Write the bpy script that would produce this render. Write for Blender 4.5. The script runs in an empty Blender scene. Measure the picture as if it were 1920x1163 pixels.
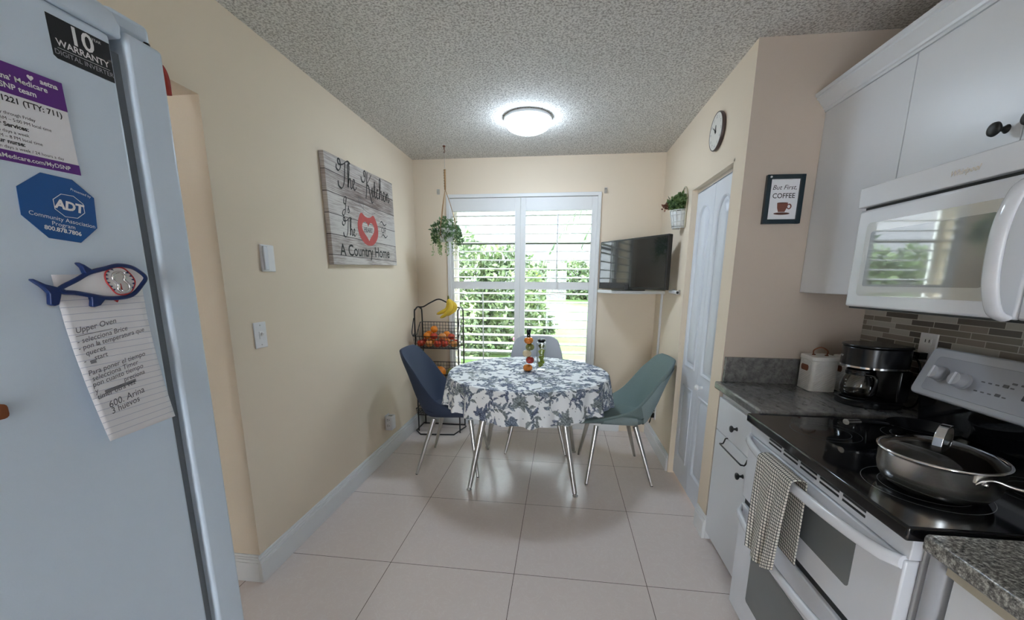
import bpy, bmesh, math, random
import numpy as np
from mathutils import Matrix, Vector
PI = math.pi
random.seed(7)
C = bpy.context.scene.collection
SC = bpy.context.scene

# ------------------------------------------------------------------ camera
YAW, PITCH, ROLL, CAMH = .1221, .1984, .0067, 1.3892
def cam_matrix():
    cy, sy, cp, sp, cr, sr = math.cos(YAW), math.sin(YAW), math.cos(PITCH), math.sin(PITCH), math.cos(ROLL), math.sin(ROLL)
    M1 = Matrix(((cy, sy, 0), (-sy, cy, 0), (0, 0, 1)))
    M2 = Matrix(((1, 0, 0), (0, sp, cp), (0, cp, -sp)))
    M3 = Matrix(((cr, sr, 0), (-sr, cr, 0), (0, 0, 1)))
    M = M3 @ M2 @ M1                       # rows: right, up, forward
    r, u, f = M[0], M[1], M[2]
    return Matrix(((r[0], u[0], -f[0], 0), (r[1], u[1], -f[1], 0), (r[2], u[2], -f[2], CAMH), (0, 0, 0, 1)))
cd = bpy.data.cameras.new('camera')
cam = bpy.data.objects.new('camera', cd); C.objects.link(cam)
cam.matrix_world = cam_matrix()
cd.sensor_fit = 'HORIZONTAL'; cd.sensor_width = 36
cd.lens = 750.32 / 1920 * 36
cd.shift_y = 96.76 / 1920
cd.clip_start = .02; cd.clip_end = 200
SC.camera = cam

# ------------------------------------------------------------------ light
w = bpy.data.worlds.new('world'); SC.world = w; w.use_nodes = True
bg = w.node_tree.nodes['Background']
bg.inputs[0].default_value = (.82, .91, 1, 1)
bg.inputs[1].default_value = 5.0
def light(name, kind, loc, rot, energy, color, **kw):
    l = bpy.data.lights.new(name, kind); l.energy = energy; l.color = color
    for k, v in kw.items(): setattr(l, k, v)
    o = bpy.data.objects.new(name, l); C.objects.link(o); o.location = loc; o.rotation_euler = rot
    return o
light('sun', 'SUN', (0, 8, 8), (math.radians(38), 0, math.radians(150)), 4.5, (1, .96, .88), angle=math.radians(3))
SC.view_settings.view_transform = 'Standard'
SC.view_settings.look = 'None'
SC.view_settings.exposure = 2.12
SC.view_settings.gamma = 1.0
SC.view_settings.use_curve_mapping = False

# ------------------------------------------------------------------ materials
def srgb(r, g, b):
    f = lambda c: (c / 255 / 12.92) if c / 255 <= .04045 else ((c / 255 + .055) / 1.055) ** 2.4
    return (f(r), f(g), f(b), 1)
def new_mat(name):
    m = bpy.data.materials.new(name); m.use_nodes = True
    return m, m.node_tree.nodes, m.node_tree.links, m.node_tree.nodes['Principled BSDF']
def setp(b, **k):
    for n, v in k.items():
        b.inputs[n].default_value = v
def P(name, col, rough=.5, metal=0, var=.04, scale=30, bump=0, bscale=200, coat=0, spec=.5, cior=1.5, emit=None, estr=0):
    """principled with a little procedural mottling and optional bump"""
    m, N, L, b = new_mat(name)
    setp(b, Roughness=rough, Metallic=metal)
    b.inputs['Specular IOR Level'].default_value = spec
    b.inputs['Coat Weight'].default_value = coat; b.inputs['Coat IOR'].default_value = cior
    tc = N.new('ShaderNodeTexCoord')
    nz = N.new('ShaderNodeTexNoise'); nz.inputs['Scale'].default_value = scale; nz.inputs['Detail'].default_value = 4
    L.new(tc.outputs['Object'], nz.inputs['Vector'])
    mx = N.new('ShaderNodeMix'); mx.data_type = 'RGBA'
    c = Vector(col[:3])
    mx.inputs[6].default_value = (*(c * (1 - var)), 1); mx.inputs[7].default_value = (*[min(1, x * (1 + var)) for x in c], 1)
    L.new(nz.outputs['Fac'], mx.inputs[0]); L.new(mx.outputs[2], b.inputs['Base Color'])
    if bump:
        n2 = N.new('ShaderNodeTexNoise'); n2.inputs['Scale'].default_value = bscale; n2.inputs['Detail'].default_value = 3
        L.new(tc.outputs['Object'], n2.inputs['Vector'])
        bp = N.new('ShaderNodeBump'); bp.inputs['Strength'].default_value = bump; bp.inputs['Distance'].default_value = .002
        L.new(n2.outputs['Fac'], bp.inputs['Height']); L.new(bp.outputs[0], b.inputs['Normal'])
    if emit:
        b.inputs['Emission Color'].default_value = emit; b.inputs['Emission Strength'].default_value = estr
    return m
def glass_mat(name, tint=(1, 1, 1, 1), refl=1.0, rough=0.0):
    """clear sheet: mostly transparent, fresnel reflection"""
    m, N, L, b = new_mat(name)
    N.remove(b)
    out = N['Material Output']
    t = N.new('ShaderNodeBsdfTransparent'); t.inputs[0].default_value = tint
    g = N.new('ShaderNodeBsdfGlossy'); g.inputs['Roughness'].default_value = rough
    fr = N.new('ShaderNodeFresnel'); fr.inputs[0].default_value = 1.5
    mu = N.new('ShaderNodeMath'); mu.operation = 'MULTIPLY'; mu.inputs[1].default_value = refl
    L.new(fr.outputs[0], mu.inputs[0])
    ms = N.new('ShaderNodeMixShader'); L.new(mu.outputs[0], ms.inputs[0]); L.new(t.outputs[0], ms.inputs[1]); L.new(g.outputs[0], ms.inputs[2])
    L.new(ms.outputs[0], out.inputs[0])
    return m
def ramp(N, L, src, stops, interp='LINEAR'):
    r = N.new('ShaderNodeValToRGB'); r.color_ramp.interpolation = interp
    e = r.color_ramp.elements
    e.remove(e[1]); e[0].position = stops[0][0]; e[0].color = stops[0][1]
    for p, c in stops[1:]: e.new(p).color = c
    L.new(src, r.inputs[0]); return r

def mat_ceiling():
    m, N, L, b = new_mat('popcorn_ceiling'); setp(b, Roughness=.95)
    tc = N.new('ShaderNodeTexCoord')
    v = N.new('ShaderNodeTexVoronoi'); v.inputs['Scale'].default_value = 95; v.feature = 'F1'
    nz = N.new('ShaderNodeTexNoise'); nz.inputs['Scale'].default_value = 105; nz.inputs['Detail'].default_value = 3; nz.inputs['Roughness'].default_value = .7
    L.new(tc.outputs['Object'], v.inputs['Vector']); L.new(tc.outputs['Object'], nz.inputs['Vector'])
    r = ramp(N, L, nz.outputs['Fac'], [(.38, srgb(168, 162, 154)), (.56, srgb(232, 228, 222))])
    L.new(r.outputs[0], b.inputs['Base Color'])
    bp = N.new('ShaderNodeBump'); bp.inputs['Strength'].default_value = .9; bp.inputs['Distance'].default_value = .008
    L.new(nz.outputs['Fac'], bp.inputs['Height']); L.new(bp.outputs[0], b.inputs['Normal'])
    return m
def mat_floor():
    m, N, L, b = new_mat('porcelain_tile_floor')
    tc = N.new('ShaderNodeTexCoord')
    sep = N.new('ShaderNodeSeparateXYZ'); L.new(tc.outputs['Object'], sep.inputs[0])
    def line(ax, off):
        a = N.new('ShaderNodeMath'); a.operation = 'SUBTRACT'; L.new(sep.outputs[ax], a.inputs[0]); a.inputs[1].default_value = off
        d = N.new('ShaderNodeMath'); d.operation = 'DIVIDE'; L.new(a.outputs[0], d.inputs[0]); d.inputs[1].default_value = .6227
        f = N.new('ShaderNodeMath'); f.operation = 'FRACT'; L.new(d.outputs[0], f.inputs[0])
        p = N.new('ShaderNodeMath'); p.operation = 'PINGPONG'; L.new(f.outputs[0], p.inputs[0]); p.inputs[1].default_value = .5
        c = N.new('ShaderNodeMath'); c.operation = 'LESS_THAN'; L.new(p.outputs[0], c.inputs[0]); c.inputs[1].default_value = .0022
        fl = N.new('ShaderNodeMath'); fl.operation = 'FLOOR'; L.new(d.outputs[0], fl.inputs[0])
        return c, fl
    cx, fx = line(0, -.8127); cy, fy = line(1, 1.686)
    mx = N.new('ShaderNodeMath'); mx.operation = 'MAXIMUM'; L.new(cx.outputs[0], mx.inputs[0]); L.new(cy.outputs[0], mx.inputs[1])
    # per-tile offset of the veining
    cb = N.new('ShaderNodeCombineXYZ'); L.new(fx.outputs[0], cb.inputs[0]); L.new(fy.outputs[0], cb.inputs[1])
    sc = N.new('ShaderNodeVectorMath'); sc.operation = 'SCALE'; sc.inputs['Scale'].default_value = 3.7; L.new(cb.outputs[0], sc.inputs[0])
    ad = N.new('ShaderNodeVectorMath'); ad.operation = 'ADD'; L.new(tc.outputs['Object'], ad.inputs[0]); L.new(sc.outputs[0], ad.inputs[1])
    n1 = N.new('ShaderNodeTexNoise'); n1.inputs['Scale'].default_value = 13; n1.inputs['Detail'].default_value = 6; n1.inputs['Roughness'].default_value = .65; n1.inputs['Distortion'].default_value = 1.6
    L.new(ad.outputs[0], n1.inputs['Vector'])
    r1 = ramp(N, L, n1.outputs['Fac'], [(.30, srgb(226, 213, 207)), (.485, srgb(226, 213, 207)), (.50, srgb(233, 223, 218)), (.515, srgb(226, 213, 207)), (.8, srgb(224, 211, 205))])
    mc = N.new('ShaderNodeMix'); mc.data_type = 'RGBA'; L.new(mx.outputs[0], mc.inputs[0]); L.new(r1.outputs[0], mc.inputs[6]); mc.inputs[7].default_value = srgb(92, 78, 68)
    L.new(mc.outputs[2], b.inputs['Base Color'])
    n2 = N.new('ShaderNodeTexNoise'); n2.inputs['Scale'].default_value = 5; L.new(tc.outputs['Object'], n2.inputs['Vector'])
    rr = N.new('ShaderNodeMapRange'); L.new(n2.outputs['Fac'], rr.inputs[0]); rr.inputs[3].default_value = .19; rr.inputs[4].default_value = .29
    L.new(rr.outputs[0], b.inputs['Roughness'])
    return m
def mat_granite(name, base, dark, light_, scale, sy=.45, vein=.55):
    m, N, L, b = new_mat(name); setp(b, Roughness=.2)
    tc = N.new('ShaderNodeTexCoord')
    mp = N.new('ShaderNodeMapping'); mp.inputs['Scale'].default_value = (1, sy, 1); L.new(tc.outputs['Object'], mp.inputs[0])
    n1 = N.new('ShaderNodeTexNoise'); n1.inputs['Scale'].default_value = scale; n1.inputs['Detail'].default_value = 9; n1.inputs['Roughness'].default_value = .75
    L.new(mp.outputs[0], n1.inputs['Vector'])
    r = ramp(N, L, n1.outputs['Fac'], [(.36, dark), (.5, base), (.62, light_)])
    n2 = N.new('ShaderNodeTexNoise'); n2.inputs['Scale'].default_value = 7; n2.inputs['Detail'].default_value = 7; n2.inputs['Distortion'].default_value = 1.8
    L.new(mp.outputs[0], n2.inputs['Vector'])
    r2 = ramp(N, L, n2.outputs['Fac'], [(.46, (1, 1, 1, 1)), (.5, (.62, .6, .58, 1)), (.53, (1, 1, 1, 1))])
    mu = N.new('ShaderNodeMix'); mu.data_type = 'RGBA'; mu.blend_type = 'MULTIPLY'; mu.inputs[0].default_value = vein
    L.new(r.outputs[0], mu.inputs[6]); L.new(r2.outputs[0], mu.inputs[7]); L.new(mu.outputs[2], b.inputs['Base Color'])
    return m
def mat_mosaic():
    m, N, L, b = new_mat('linear_mosaic_backsplash'); setp(b, Roughness=.28)
    tc = N.new('ShaderNodeTexCoord'); sp = N.new('ShaderNodeSeparateXYZ'); L.new(tc.outputs['Object'], sp.inputs[0])
    cb = N.new('ShaderNodeCombineXYZ'); L.new(sp.outputs[1], cb.inputs[0]); L.new(sp.outputs[2], cb.inputs[1])
    br = N.new('ShaderNodeTexBrick'); L.new(cb.outputs[0], br.inputs['Vector'])
    br.inputs['Scale'].default_value = 1; br.inputs['Brick Width'].default_value = .165; br.inputs['Row Height'].default_value = .0235
    br.inputs['Mortar Size'].default_value = .0016; br.offset = .37; br.offset_frequency = 3; br.squash = .62; br.squash_frequency = 2
    br.inputs['Color1'].default_value = (0, 0, 0, 1); br.inputs['Color2'].default_value = (1, 1, 1, 1); br.inputs['Mortar'].default_value = (.5, .5, .5, 1)
    br.inputs['Bias'].default_value = 0
    r = ramp(N, L, br.outputs['Color'], [(0, srgb(84, 78, 72)), (.3, srgb(124, 116, 106)), (.55, srgb(176, 172, 164)), (.8, srgb(140, 130, 120))], 'CONSTANT')
    mx = N.new('ShaderNodeMix'); mx.data_type = 'RGBA'; L.new(br.outputs['Fac'], mx.inputs[0]); L.new(r.outputs[0], mx.inputs[6]); mx.inputs[7].default_value = srgb(196, 192, 184)
    L.new(mx.outputs[2], b.inputs['Base Color'])
    return m
def mat_wood_sign():
    m, N, L, b = new_mat('whitewashed_plank_print'); setp(b, Roughness=.7)
    tc = N.new('ShaderNodeTexCoord'); sp = N.new('ShaderNodeSeparateXYZ'); L.new(tc.outputs['Object'], sp.inputs[0])
    mp = N.new('ShaderNodeMapping'); mp.inputs['Scale'].default_value = (3, 3, 90); L.new(tc.outputs['Object'], mp.inputs[0])
    n = N.new('ShaderNodeTexNoise'); n.inputs['Scale'].default_value = 2.2; n.inputs['Detail'].default_value = 6; n.inputs['Roughness'].default_value = .7; L.new(mp.outputs[0], n.inputs['Vector'])
    # plank index from z (local z=0 at the bottom), plank 0.105 high
    d = N.new('ShaderNodeMath'); d.operation = 'DIVIDE'; L.new(sp.outputs[2], d.inputs[0]); d.inputs[1].default_value = .1155
    a0 = N.new('ShaderNodeMath'); a0.operation = 'ADD'; L.new(d.outputs[0], a0.inputs[0]); a0.inputs[1].default_value = .62
    fl = N.new('ShaderNodeMath'); fl.operation = 'FLOOR'; L.new(a0.outputs[0], fl.inputs[0])
    fr = N.new('ShaderNodeMath'); fr.operation = 'FRACT'; L.new(a0.outputs[0], fr.inputs[0])
    wn = N.new('ShaderNodeTexWhiteNoise'); wn.noise_dimensions = '1D'; L.new(fl.outputs[0], wn.inputs['W'])
    n2 = N.new('ShaderNodeTexNoise'); n2.inputs['Scale'].default_value = 3.5; L.new(tc.outputs['Object'], n2.inputs['Vector'])
    s = N.new('ShaderNodeMath'); s.operation = 'MULTIPLY_ADD'; L.new(wn.outputs['Value'], s.inputs[0]); s.inputs[1].default_value = .16; L.new(n.outputs['Fac'], s.inputs[2])
    s2 = N.new('ShaderNodeMath'); s2.operation = 'MULTIPLY_ADD'; L.new(n2.outputs['Fac'], s2.inputs[0]); s2.inputs[1].default_value = .55; L.new(s.outputs[0], s2.inputs[2])
    r = ramp(N, L, s2.outputs[0], [(.62, srgb(112, 96, 90)), (.8, srgb(168, 156, 150)), (.95, srgb(205, 198, 192))])
    gap = N.new('ShaderNodeMath'); gap.operation = 'LESS_THAN'; L.new(fr.outputs[0], gap.inputs[0]); gap.inputs[1].default_value = .035
    mx = N.new('ShaderNodeMix'); mx.data_type = 'RGBA'; L.new(gap.outputs[0], mx.inputs[0]); L.new(r.outputs[0], mx.inputs[6]); mx.inputs[7].default_value = srgb(72, 60, 58)
    L.new(mx.outputs[2], b.inputs['Base Color'])
    return m
def mat_attr(name, rough=.8, bump=.15):
    m, N, L, b = new_mat(name); setp(b, Roughness=rough)
    a = N.new('ShaderNodeVertexColor'); a.layer_name = 'print'
    L.new(a.outputs[0], b.inputs['Base Color'])
    tc = N.new('ShaderNodeTexCoord'); n2 = N.new('ShaderNodeTexNoise'); n2.inputs['Scale'].default_value = 400; L.new(tc.outputs['Object'], n2.inputs['Vector'])
    bp = N.new('ShaderNodeBump'); bp.inputs['Strength'].default_value = bump; bp.inputs['Distance'].default_value = .001
    L.new(n2.outputs['Fac'], bp.inputs['Height']); L.new(bp.outputs[0], b.inputs['Normal'])
    return m
def mat_towel():
    m, N, L, b = new_mat('checked_dish_towel'); setp(b, Roughness=.95)
    uv = N.new('ShaderNodeUVMap'); uv.uv_map = 'UVMap'
    sp = N.new('ShaderNodeSeparateXYZ'); L.new(uv.outputs[0], sp.inputs[0])
    outs = []
    for k in (0, 1):
        d = N.new('ShaderNodeMath'); d.operation = 'DIVIDE'; L.new(sp.outputs[k], d.inputs[0]); d.inputs[1].default_value = .0135
        f = N.new('ShaderNodeMath'); f.operation = 'FRACT'; L.new(d.outputs[0], f.inputs[0])
        c = N.new('ShaderNodeMath'); c.operation = 'LESS_THAN'; L.new(f.outputs[0], c.inputs[0]); c.inputs[1].default_value = .24
        outs.append(c)
    mx = N.new('ShaderNodeMath'); mx.operation = 'MAXIMUM'; L.new(outs[0].outputs[0], mx.inputs[0]); L.new(outs[1].outputs[0], mx.inputs[1])
    mc = N.new('ShaderNodeMix'); mc.data_type = 'RGBA'; L.new(mx.outputs[0], mc.inputs[0]); mc.inputs[6].default_value = srgb(226, 222, 212); mc.inputs[7].default_value = srgb(56, 58, 58)
    L.new(mc.outputs[2], b.inputs['Base Color'])
    return m
def mat_leaf(name, a, b_, scale=12, trans=.25):
    m, N, L, b = new_mat(name); setp(b, Roughness=.5)
    tc = N.new('ShaderNodeTexCoord'); n = N.new('ShaderNodeTexNoise'); n.inputs['Scale'].default_value = scale; n.inputs['Detail'].default_value = 5
    L.new(tc.outputs['Object'], n.inputs['Vector'])
    r = ramp(N, L, n.outputs['Fac'], [(.35, a), (.65, b_)])
    L.new(r.outputs[0], b.inputs['Base Color'])
    if trans:
        t = N.new('ShaderNodeBsdfTranslucent'); L.new(r.outputs[0], t.inputs[0])
        ms = N.new('ShaderNodeMixShader'); ms.inputs[0].default_value = trans
        L.new(b.outputs[0], ms.inputs[1]); L.new(t.outputs[0], ms.inputs[2]); L.new(ms.outputs[0], N['Material Output'].inputs[0])
    return m

M = dict(
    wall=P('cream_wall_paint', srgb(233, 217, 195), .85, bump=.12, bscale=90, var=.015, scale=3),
    kwallshaded=P('cream_wall_paint_shaded', srgb(196, 181, 167), .85, bump=.12, bscale=90, var=.015, scale=3),  # wall cream darkened: weak light on the kitchen walls put into the colour
    ceiling=mat_ceiling(), floor=mat_floor(),
    trim=P('white_trim_paint', srgb(232, 232, 232), .45, var=.01),
    shutter=P('white_shutter_paint', srgb(228, 227, 225), .4, var=.01),
    door=P('white_door_paint', srgb(226, 230, 238), .35, var=.01),
    cab=P('white_laminate_cabinet', srgb(226, 228, 232), .32, var=.01),
    cabside=P('beige_cabinet_strip', srgb(186, 178, 160), .5),
    fridge=P('white_fridge_enamel_bluelit', srgb(208, 223, 238), .3, var=.01, bump=.06, bscale=500),  # white enamel, with the bluish light on it tinted into the colour
    gasket=P('grey_rubber_gasket', srgb(120, 128, 136), .6),
    appl=P('white_appliance_enamel', srgb(226, 228, 234), .14, var=.005),
    mwglass=P('grey_microwave_window', srgb(120, 122, 120), .04, var=.02, coat=1, spec=1.0, cior=2.2),
    mwframe=P('cream_microwave_window_border', srgb(192, 192, 186), .04, var=.01, coat=1, spec=.8, cior=2.2),
    ovenglass=P('grey_oven_window', srgb(112, 116, 116), .12, var=.02),
    blackglass=P('black_ceramic_glass', (.006, .006, .007, 1), .06, var=0, spec=.5),
    black=P('black_plastic', (.006, .006, .007, 1), .25, var=.05),
    blackmatte=P('matt_black_metal', (.012, .012, .012, 1), .45, var=.05),
    darkslot=P('dark_slot', (.02, .022, .025, 1), .6),
    steel=P('brushed_stainless_steel', (.78, .77, .75, 1), .24, 1, var=.03, scale=60),
    chrome=P('chrome', (.72, .72, .73, 1), .1, 1, var=.02),
    leg=P('brushed_nickel_leg', (.55, .54, .52, 1), .28, 1, var=.05),
    panel=P('grey_control_panel', srgb(176, 178, 184), .28, var=.01),
    panel2=P('grey_control_inset', srgb(164, 166, 174), .2, var=.01),
    bronze=P('bronze_metal', srgb(120, 72, 48), .3, .9),
    bronzeflat=P('rust_brown_label', srgb(122, 70, 46), .6),
    canister=P('white_ceramic', srgb(225, 222, 218), .4),
    granite=mat_granite('grey_quartzite_counter', srgb(112, 110, 108), srgb(92, 91, 90), srgb(128, 126, 123), 30),
    granite2=mat_granite('speckled_grey_granite', srgb(122, 120, 116), srgb(44, 44, 44), srgb(200, 198, 190), 130, 1.0, 0.0),
    mosaic=mat_mosaic(), signwood=mat_wood_sign(), towel=mat_towel(), clothprint=mat_attr('floral_print_cloth'),
    ink=P('black_ink', (.02, .018, .018, 1), .7, var=0), inkgrey=P('grey_ink', (.12, .12, .13, 1), .7, var=0),
    pen=P('graphite_pen', (.13, .13, .15, 1), .8, var=0),
    paper=P('white_paper', srgb(232, 232, 236), .9, var=.02), rule=P('pale_blue_rule', srgb(170, 176, 200), .9, var=0),
    paperwhite=P('white_print', srgb(235, 235, 235), .7, var=0),
    purple=P('purple_print', srgb(92, 34, 128), .5, var=0), adtblue=P('blue_sticker', srgb(24, 84, 150), .4, var=0),
    navy=P('navy_enamel', srgb(16, 42, 96), .3), red=P('red_print', srgb(176, 40, 44), .5), sticker=P('black_sticker', (.015, .017, .02, 1), .3),
    heart=P('faded_red_print', srgb(186, 84, 80), .8, var=.15, scale=25),
    teal=P('dark_teal_frame', srgb(8, 34, 44), .35), coffee=P('brown_print', srgb(122, 74, 62), .8), saucer=P('dark_brown_print', srgb(88, 54, 44), .8),
    bluefab=P('navy_blue_fabric', srgb(56, 66, 88), .9, bump=.3, bscale=700, var=.08, scale=120),
    greenfab=P('sage_green_fabric', srgb(116, 133, 132), .9, bump=.3, bscale=700, var=.08, scale=120),
    greenfab2=P('light_sage_fabric', srgb(142, 158, 158), .9, bump=.3, bscale=700, var=.08, scale=120),
    greyfab=P('light_grey_fabric', srgb(176, 178, 184), .9, bump=.3, bscale=700, var=.06, scale=120),
    tvscreen=P('black_tv_screen', (.012, .013, .014, 1), .10, var=0, coat=.6), tvbody=P('black_tv_plastic', (.012, .012, .012, 1), .35),
    banana=P('banana_yellow', srgb(232, 196, 62), .5, var=.12, scale=40), bananatip=P('banana_stem', srgb(96, 92, 40), .6),
    apple=P('apple_red', srgb(200, 66, 40), .3, var=.35, scale=26), appleyel=P('apple_yellow_red', srgb(226, 150, 84), .3, var=.3, scale=20),
    orange=P('orange_peel', srgb(240, 140, 34), .45, bump=.3, bscale=300), mango=P('green_melon', srgb(128, 134, 70), .5, var=.2, scale=20),
    stem=P('brown_stem', srgb(80, 60, 36), .8),
    rope=P('jute_rope', srgb(158, 122, 82), .9, bump=.5, bscale=500), pot=P('white_pot', srgb(225, 225, 222), .5),
    leafA=mat_leaf('plant_leaf_green', srgb(66, 96, 60), srgb(132, 160, 112), 30), leafB=mat_leaf('pale_tendril_leaf', srgb(128, 160, 96), srgb(190, 200, 150), 30),
    leafC=mat_leaf('basket_plant_green', srgb(70, 100, 58), srgb(130, 156, 96), 30), leafR=mat_leaf('reddish_leaf', srgb(120, 70, 56), srgb(150, 100, 80), 30),
    lampglass=P('frosted_lamp_dome', (1, 1, 1, 1), .4, emit=(.68, .83, 1, 1), estr=11.5), lamprim=P('white_lamp_rim', srgb(236, 238, 240), .4),
    hedge=mat_leaf('hedge_leaf', srgb(36, 54, 32), srgb(108, 126, 84), 6), hedge2=mat_leaf('shrub_leaf', srgb(96, 130, 36), srgb(150, 170, 70), 6),
    palm=mat_leaf('palm_leaf', srgb(52, 74, 50), srgb(104, 120, 88), 6), lawn=P('lawn_grass', srgb(66, 90, 36), .95, var=.35, scale=9, bump=1, bscale=120),
    mulch=P('red_mulch', srgb(96, 56, 46), .95, var=.3, scale=30), siding=P('grey_siding', srgb(104, 101, 104), .8, var=.03),
    pink=P('pink_petal', srgb(190, 70, 110), .7), bark=P('palm_bark', srgb(104, 90, 72), .9, var=.2),
    pane=glass_mat('window_glass', (.97, .99, .98, 1), .8), lid=glass_mat('pan_lid_glass', (.62, .60, .58, 1), 1.4), carafe=glass_mat('carafe_glass', (.75, .76, .76, 1), 1.6),
    bottle=glass_mat('bottle_glass', (.93, .95, .93, 1), 1.2),
    pepor=P('orange_peppers_in_oil', srgb(214, 120, 26), .25, var=.4, scale=70, coat=.8), pepgr=P('green_peppers_in_oil', srgb(112, 112, 50), .25, var=.4, scale=70, coat=.8),
    garlic=P('garlic_in_oil', srgb(214, 196, 160), .25, var=.25, scale=70, coat=.8), pepred=P('red_peppers_in_oil', srgb(160, 30, 20), .25, var=.4, scale=70, coat=.8),
    olive=P('green_olives', srgb(150, 168, 50), .3, var=.3, scale=50), coffeeliq=P('dark_coffee', (.03, .018, .012, 1), .1),
    redglass=P('red_ribbon', srgb(150, 44, 34), .35, var=.3, scale=60), hoop=P('cream_enamel_wire', srgb(196, 188, 164), .5), concrete=P('concrete_patio', srgb(176, 172, 166), .9),
    clockface=P('off_white_clock_face', srgb(226, 222, 214), .6), clockrim=P('dark_clock_rim', srgb(74, 60, 58), .4),
    holebrown=P('brown_magnet', srgb(120, 66, 30), .5), plate=P('white_wall_plate', srgb(232, 230, 232), .4), hole=P('socket_hole', (.03, .03, .03, 1), .6),
)

# ------------------------------------------------------------------ mesh helpers
def tag(o, label=None, cat=None, group=None, kind=None):
    if label: o['label'] = label
    if cat: o['category'] = cat
    if group: o['group'] = group
    if kind: o['kind'] = kind
    return o
def root_of(o):
    while o.parent: o = o.parent
    return o
def thing(name, label, cat, loc=(0, 0, 0), group=None):
    o = bpy.data.objects.new(name, None); C.objects.link(o); o.location = loc; o.empty_display_size = .05
    return tag(o, label, cat, group)
def frame(origin, right, up):
    r = Vector(right).normalized(); u = Vector(up).normalized(); n = r.cross(u)
    o = Vector(origin)
    return Matrix(((r.x, u.x, n.x, o.x), (r.y, u.y, n.y, o.y), (r.z, u.z, n.z, o.z), (0, 0, 0, 1)))
class MB:
    def __init__(s): s.v = []; s.f = []; s.mi = []; s.m = 0
    def add(s, vs, fs, mat=None):
        b = len(s.v); s.v += [tuple(x) for x in vs]; s.f += [tuple(b + i for i in f) for f in fs]; s.mi += [s.m if mat is None else mat] * len(fs); return s
    def tf(s, Mx, start=0):
        s.v[start:] = [tuple(Mx @ Vector(x)) for x in s.v[start:]]; return s
    def box(s, x0, x1, y0, y1, z0, z1, mat=None):
        if x0 > x1: x0, x1 = x1, x0
        if y0 > y1: y0, y1 = y1, y0
        if z0 > z1: z0, z1 = z1, z0
        vs = [(x, y, z) for z in (z0, z1) for y in (y0, y1) for x in (x0, x1)]
        return s.add(vs, [(0, 2, 3, 1), (4, 5, 7, 6), (0, 1, 5, 4), (2, 6, 7, 3), (0, 4, 6, 2), (1, 3, 7, 5)], mat)
    def tube(s, path, r, n=8, cap=True, mat=None, flat=1.0, closed=False):
        """tube along a path; r a number or list"""
        P_ = [Vector(p) for p in path]; k = len(P_)
        rs = r if isinstance(r, (list, tuple)) else [r] * k
        vs = []; prev = None
        for i, p in enumerate(P_):
            if closed: t = (P_[(i + 1) % k] - P_[i - 1])
            else: t = (P_[min(i + 1, k - 1)] - P_[max(i - 1, 0)])
            t = t.normalized() if t.length > 1e-9 else Vector((0, 0, 1))
            if prev is None:
                a = Vector((0, 0, 1)) if abs(t.z) < .9 else Vector((1, 0, 0))
                nrm = (a - t * a.dot(t)).normalized()
            else:
                nrm = prev - t * prev.dot(t)
                nrm = nrm.normalized() if nrm.length > 1e-6 else prev
            prev = nrm; bn = t.cross(nrm)
            for j in range(n):
                a = 2 * PI * j / n
                vs.append(p + nrm * (math.cos(a) * rs[i] * flat) + bn * (math.sin(a) * rs[i]))
        fs = []
        for i in range(k if closed else k - 1):
            i2 = (i + 1) % k
            for j in range(n):
                j2 = (j + 1) % n
                fs.append((i * n + j, i * n + j2, i2 * n + j2, i2 * n + j))
        if cap and not closed:
            fs.append(tuple(range(n))[::-1]); fs.append(tuple((k - 1) * n + j for j in range(n)))
        return s.add(vs, fs, mat)
    def lathe(s, prof, n=24, at=(0, 0, 0), axis='z', mat=None, sx=1, sy=1):
        """profile of (r, h); closed at both ends when r == 0"""
        vs = []; fs = []
        ids = []
        for r, h in prof:
            if r < 1e-6: ids.append([len(vs)]); vs.append((0, 0, h))
            else:
                ids.append(list(range(len(vs), len(vs) + n)))
                vs += [(r * math.cos(2 * PI * j / n) * sx, r * math.sin(2 * PI * j / n) * sy, h) for j in range(n)]
        for a, b in zip(ids, ids[1:]):
            for j in range(n):
                j2 = (j + 1) % n
                if len(a) == 1 and len(b) == 1: continue
                if len(a) == 1: fs.append((a[0], b[j2], b[j]))
                elif len(b) == 1: fs.append((a[j], a[j2], b[0]))
                else: fs.append((a[j], a[j2], b[j2], b[j]))
        m = {'z': Matrix.Identity(3), 'x': Matrix(((0, 0, 1), (1, 0, 0), (0, 1, 0))), '-x': Matrix(((0, 0, -1), (-1, 0, 0), (0, 1, 0))),
             'y': Matrix(((1, 0, 0), (0, 0, 1), (0, -1, 0))), '-y': Matrix(((1, 0, 0), (0, 0, -1), (0, 1, 0)))}[axis]
        o = Vector(at)
        return s.add([m @ Vector(p) + o for p in vs], fs, mat)
    def prism(s, poly, h0, h1, Mx=None, mat=None):
        """polygon (x,y) extruded h0..h1 along z of Mx"""
        n = len(poly)
        vs = [Vector((x, y, h0)) for x, y in poly] + [Vector((x, y, h1)) for x, y in poly]
        fs = [tuple(range(n))[::-1], tuple(range(n, 2 * n))] + [(i, (i + 1) % n, n + (i + 1) % n, n + i) for i in range(n)]
        if Mx: vs = [Mx @ p for p in vs]
        return s.add(vs, fs, mat)
    def grid(s, fn, nu, nv, mat=None, closed_u=False):
        b = [[fn(i / (nu if closed_u else nu - 1), j / (nv - 1)) for j in range(nv)] for i in range(nu)]
        vs = [p for row in b for p in row]; fs = []
        for i in range(nu if closed_u else nu - 1):
            i2 = (i + 1) % nu
            for j in range(nv - 1): fs.append((i * nv + j, i2 * nv + j, i2 * nv + j + 1, i * nv + j + 1))
        return s.add(vs, fs, mat)
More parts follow.
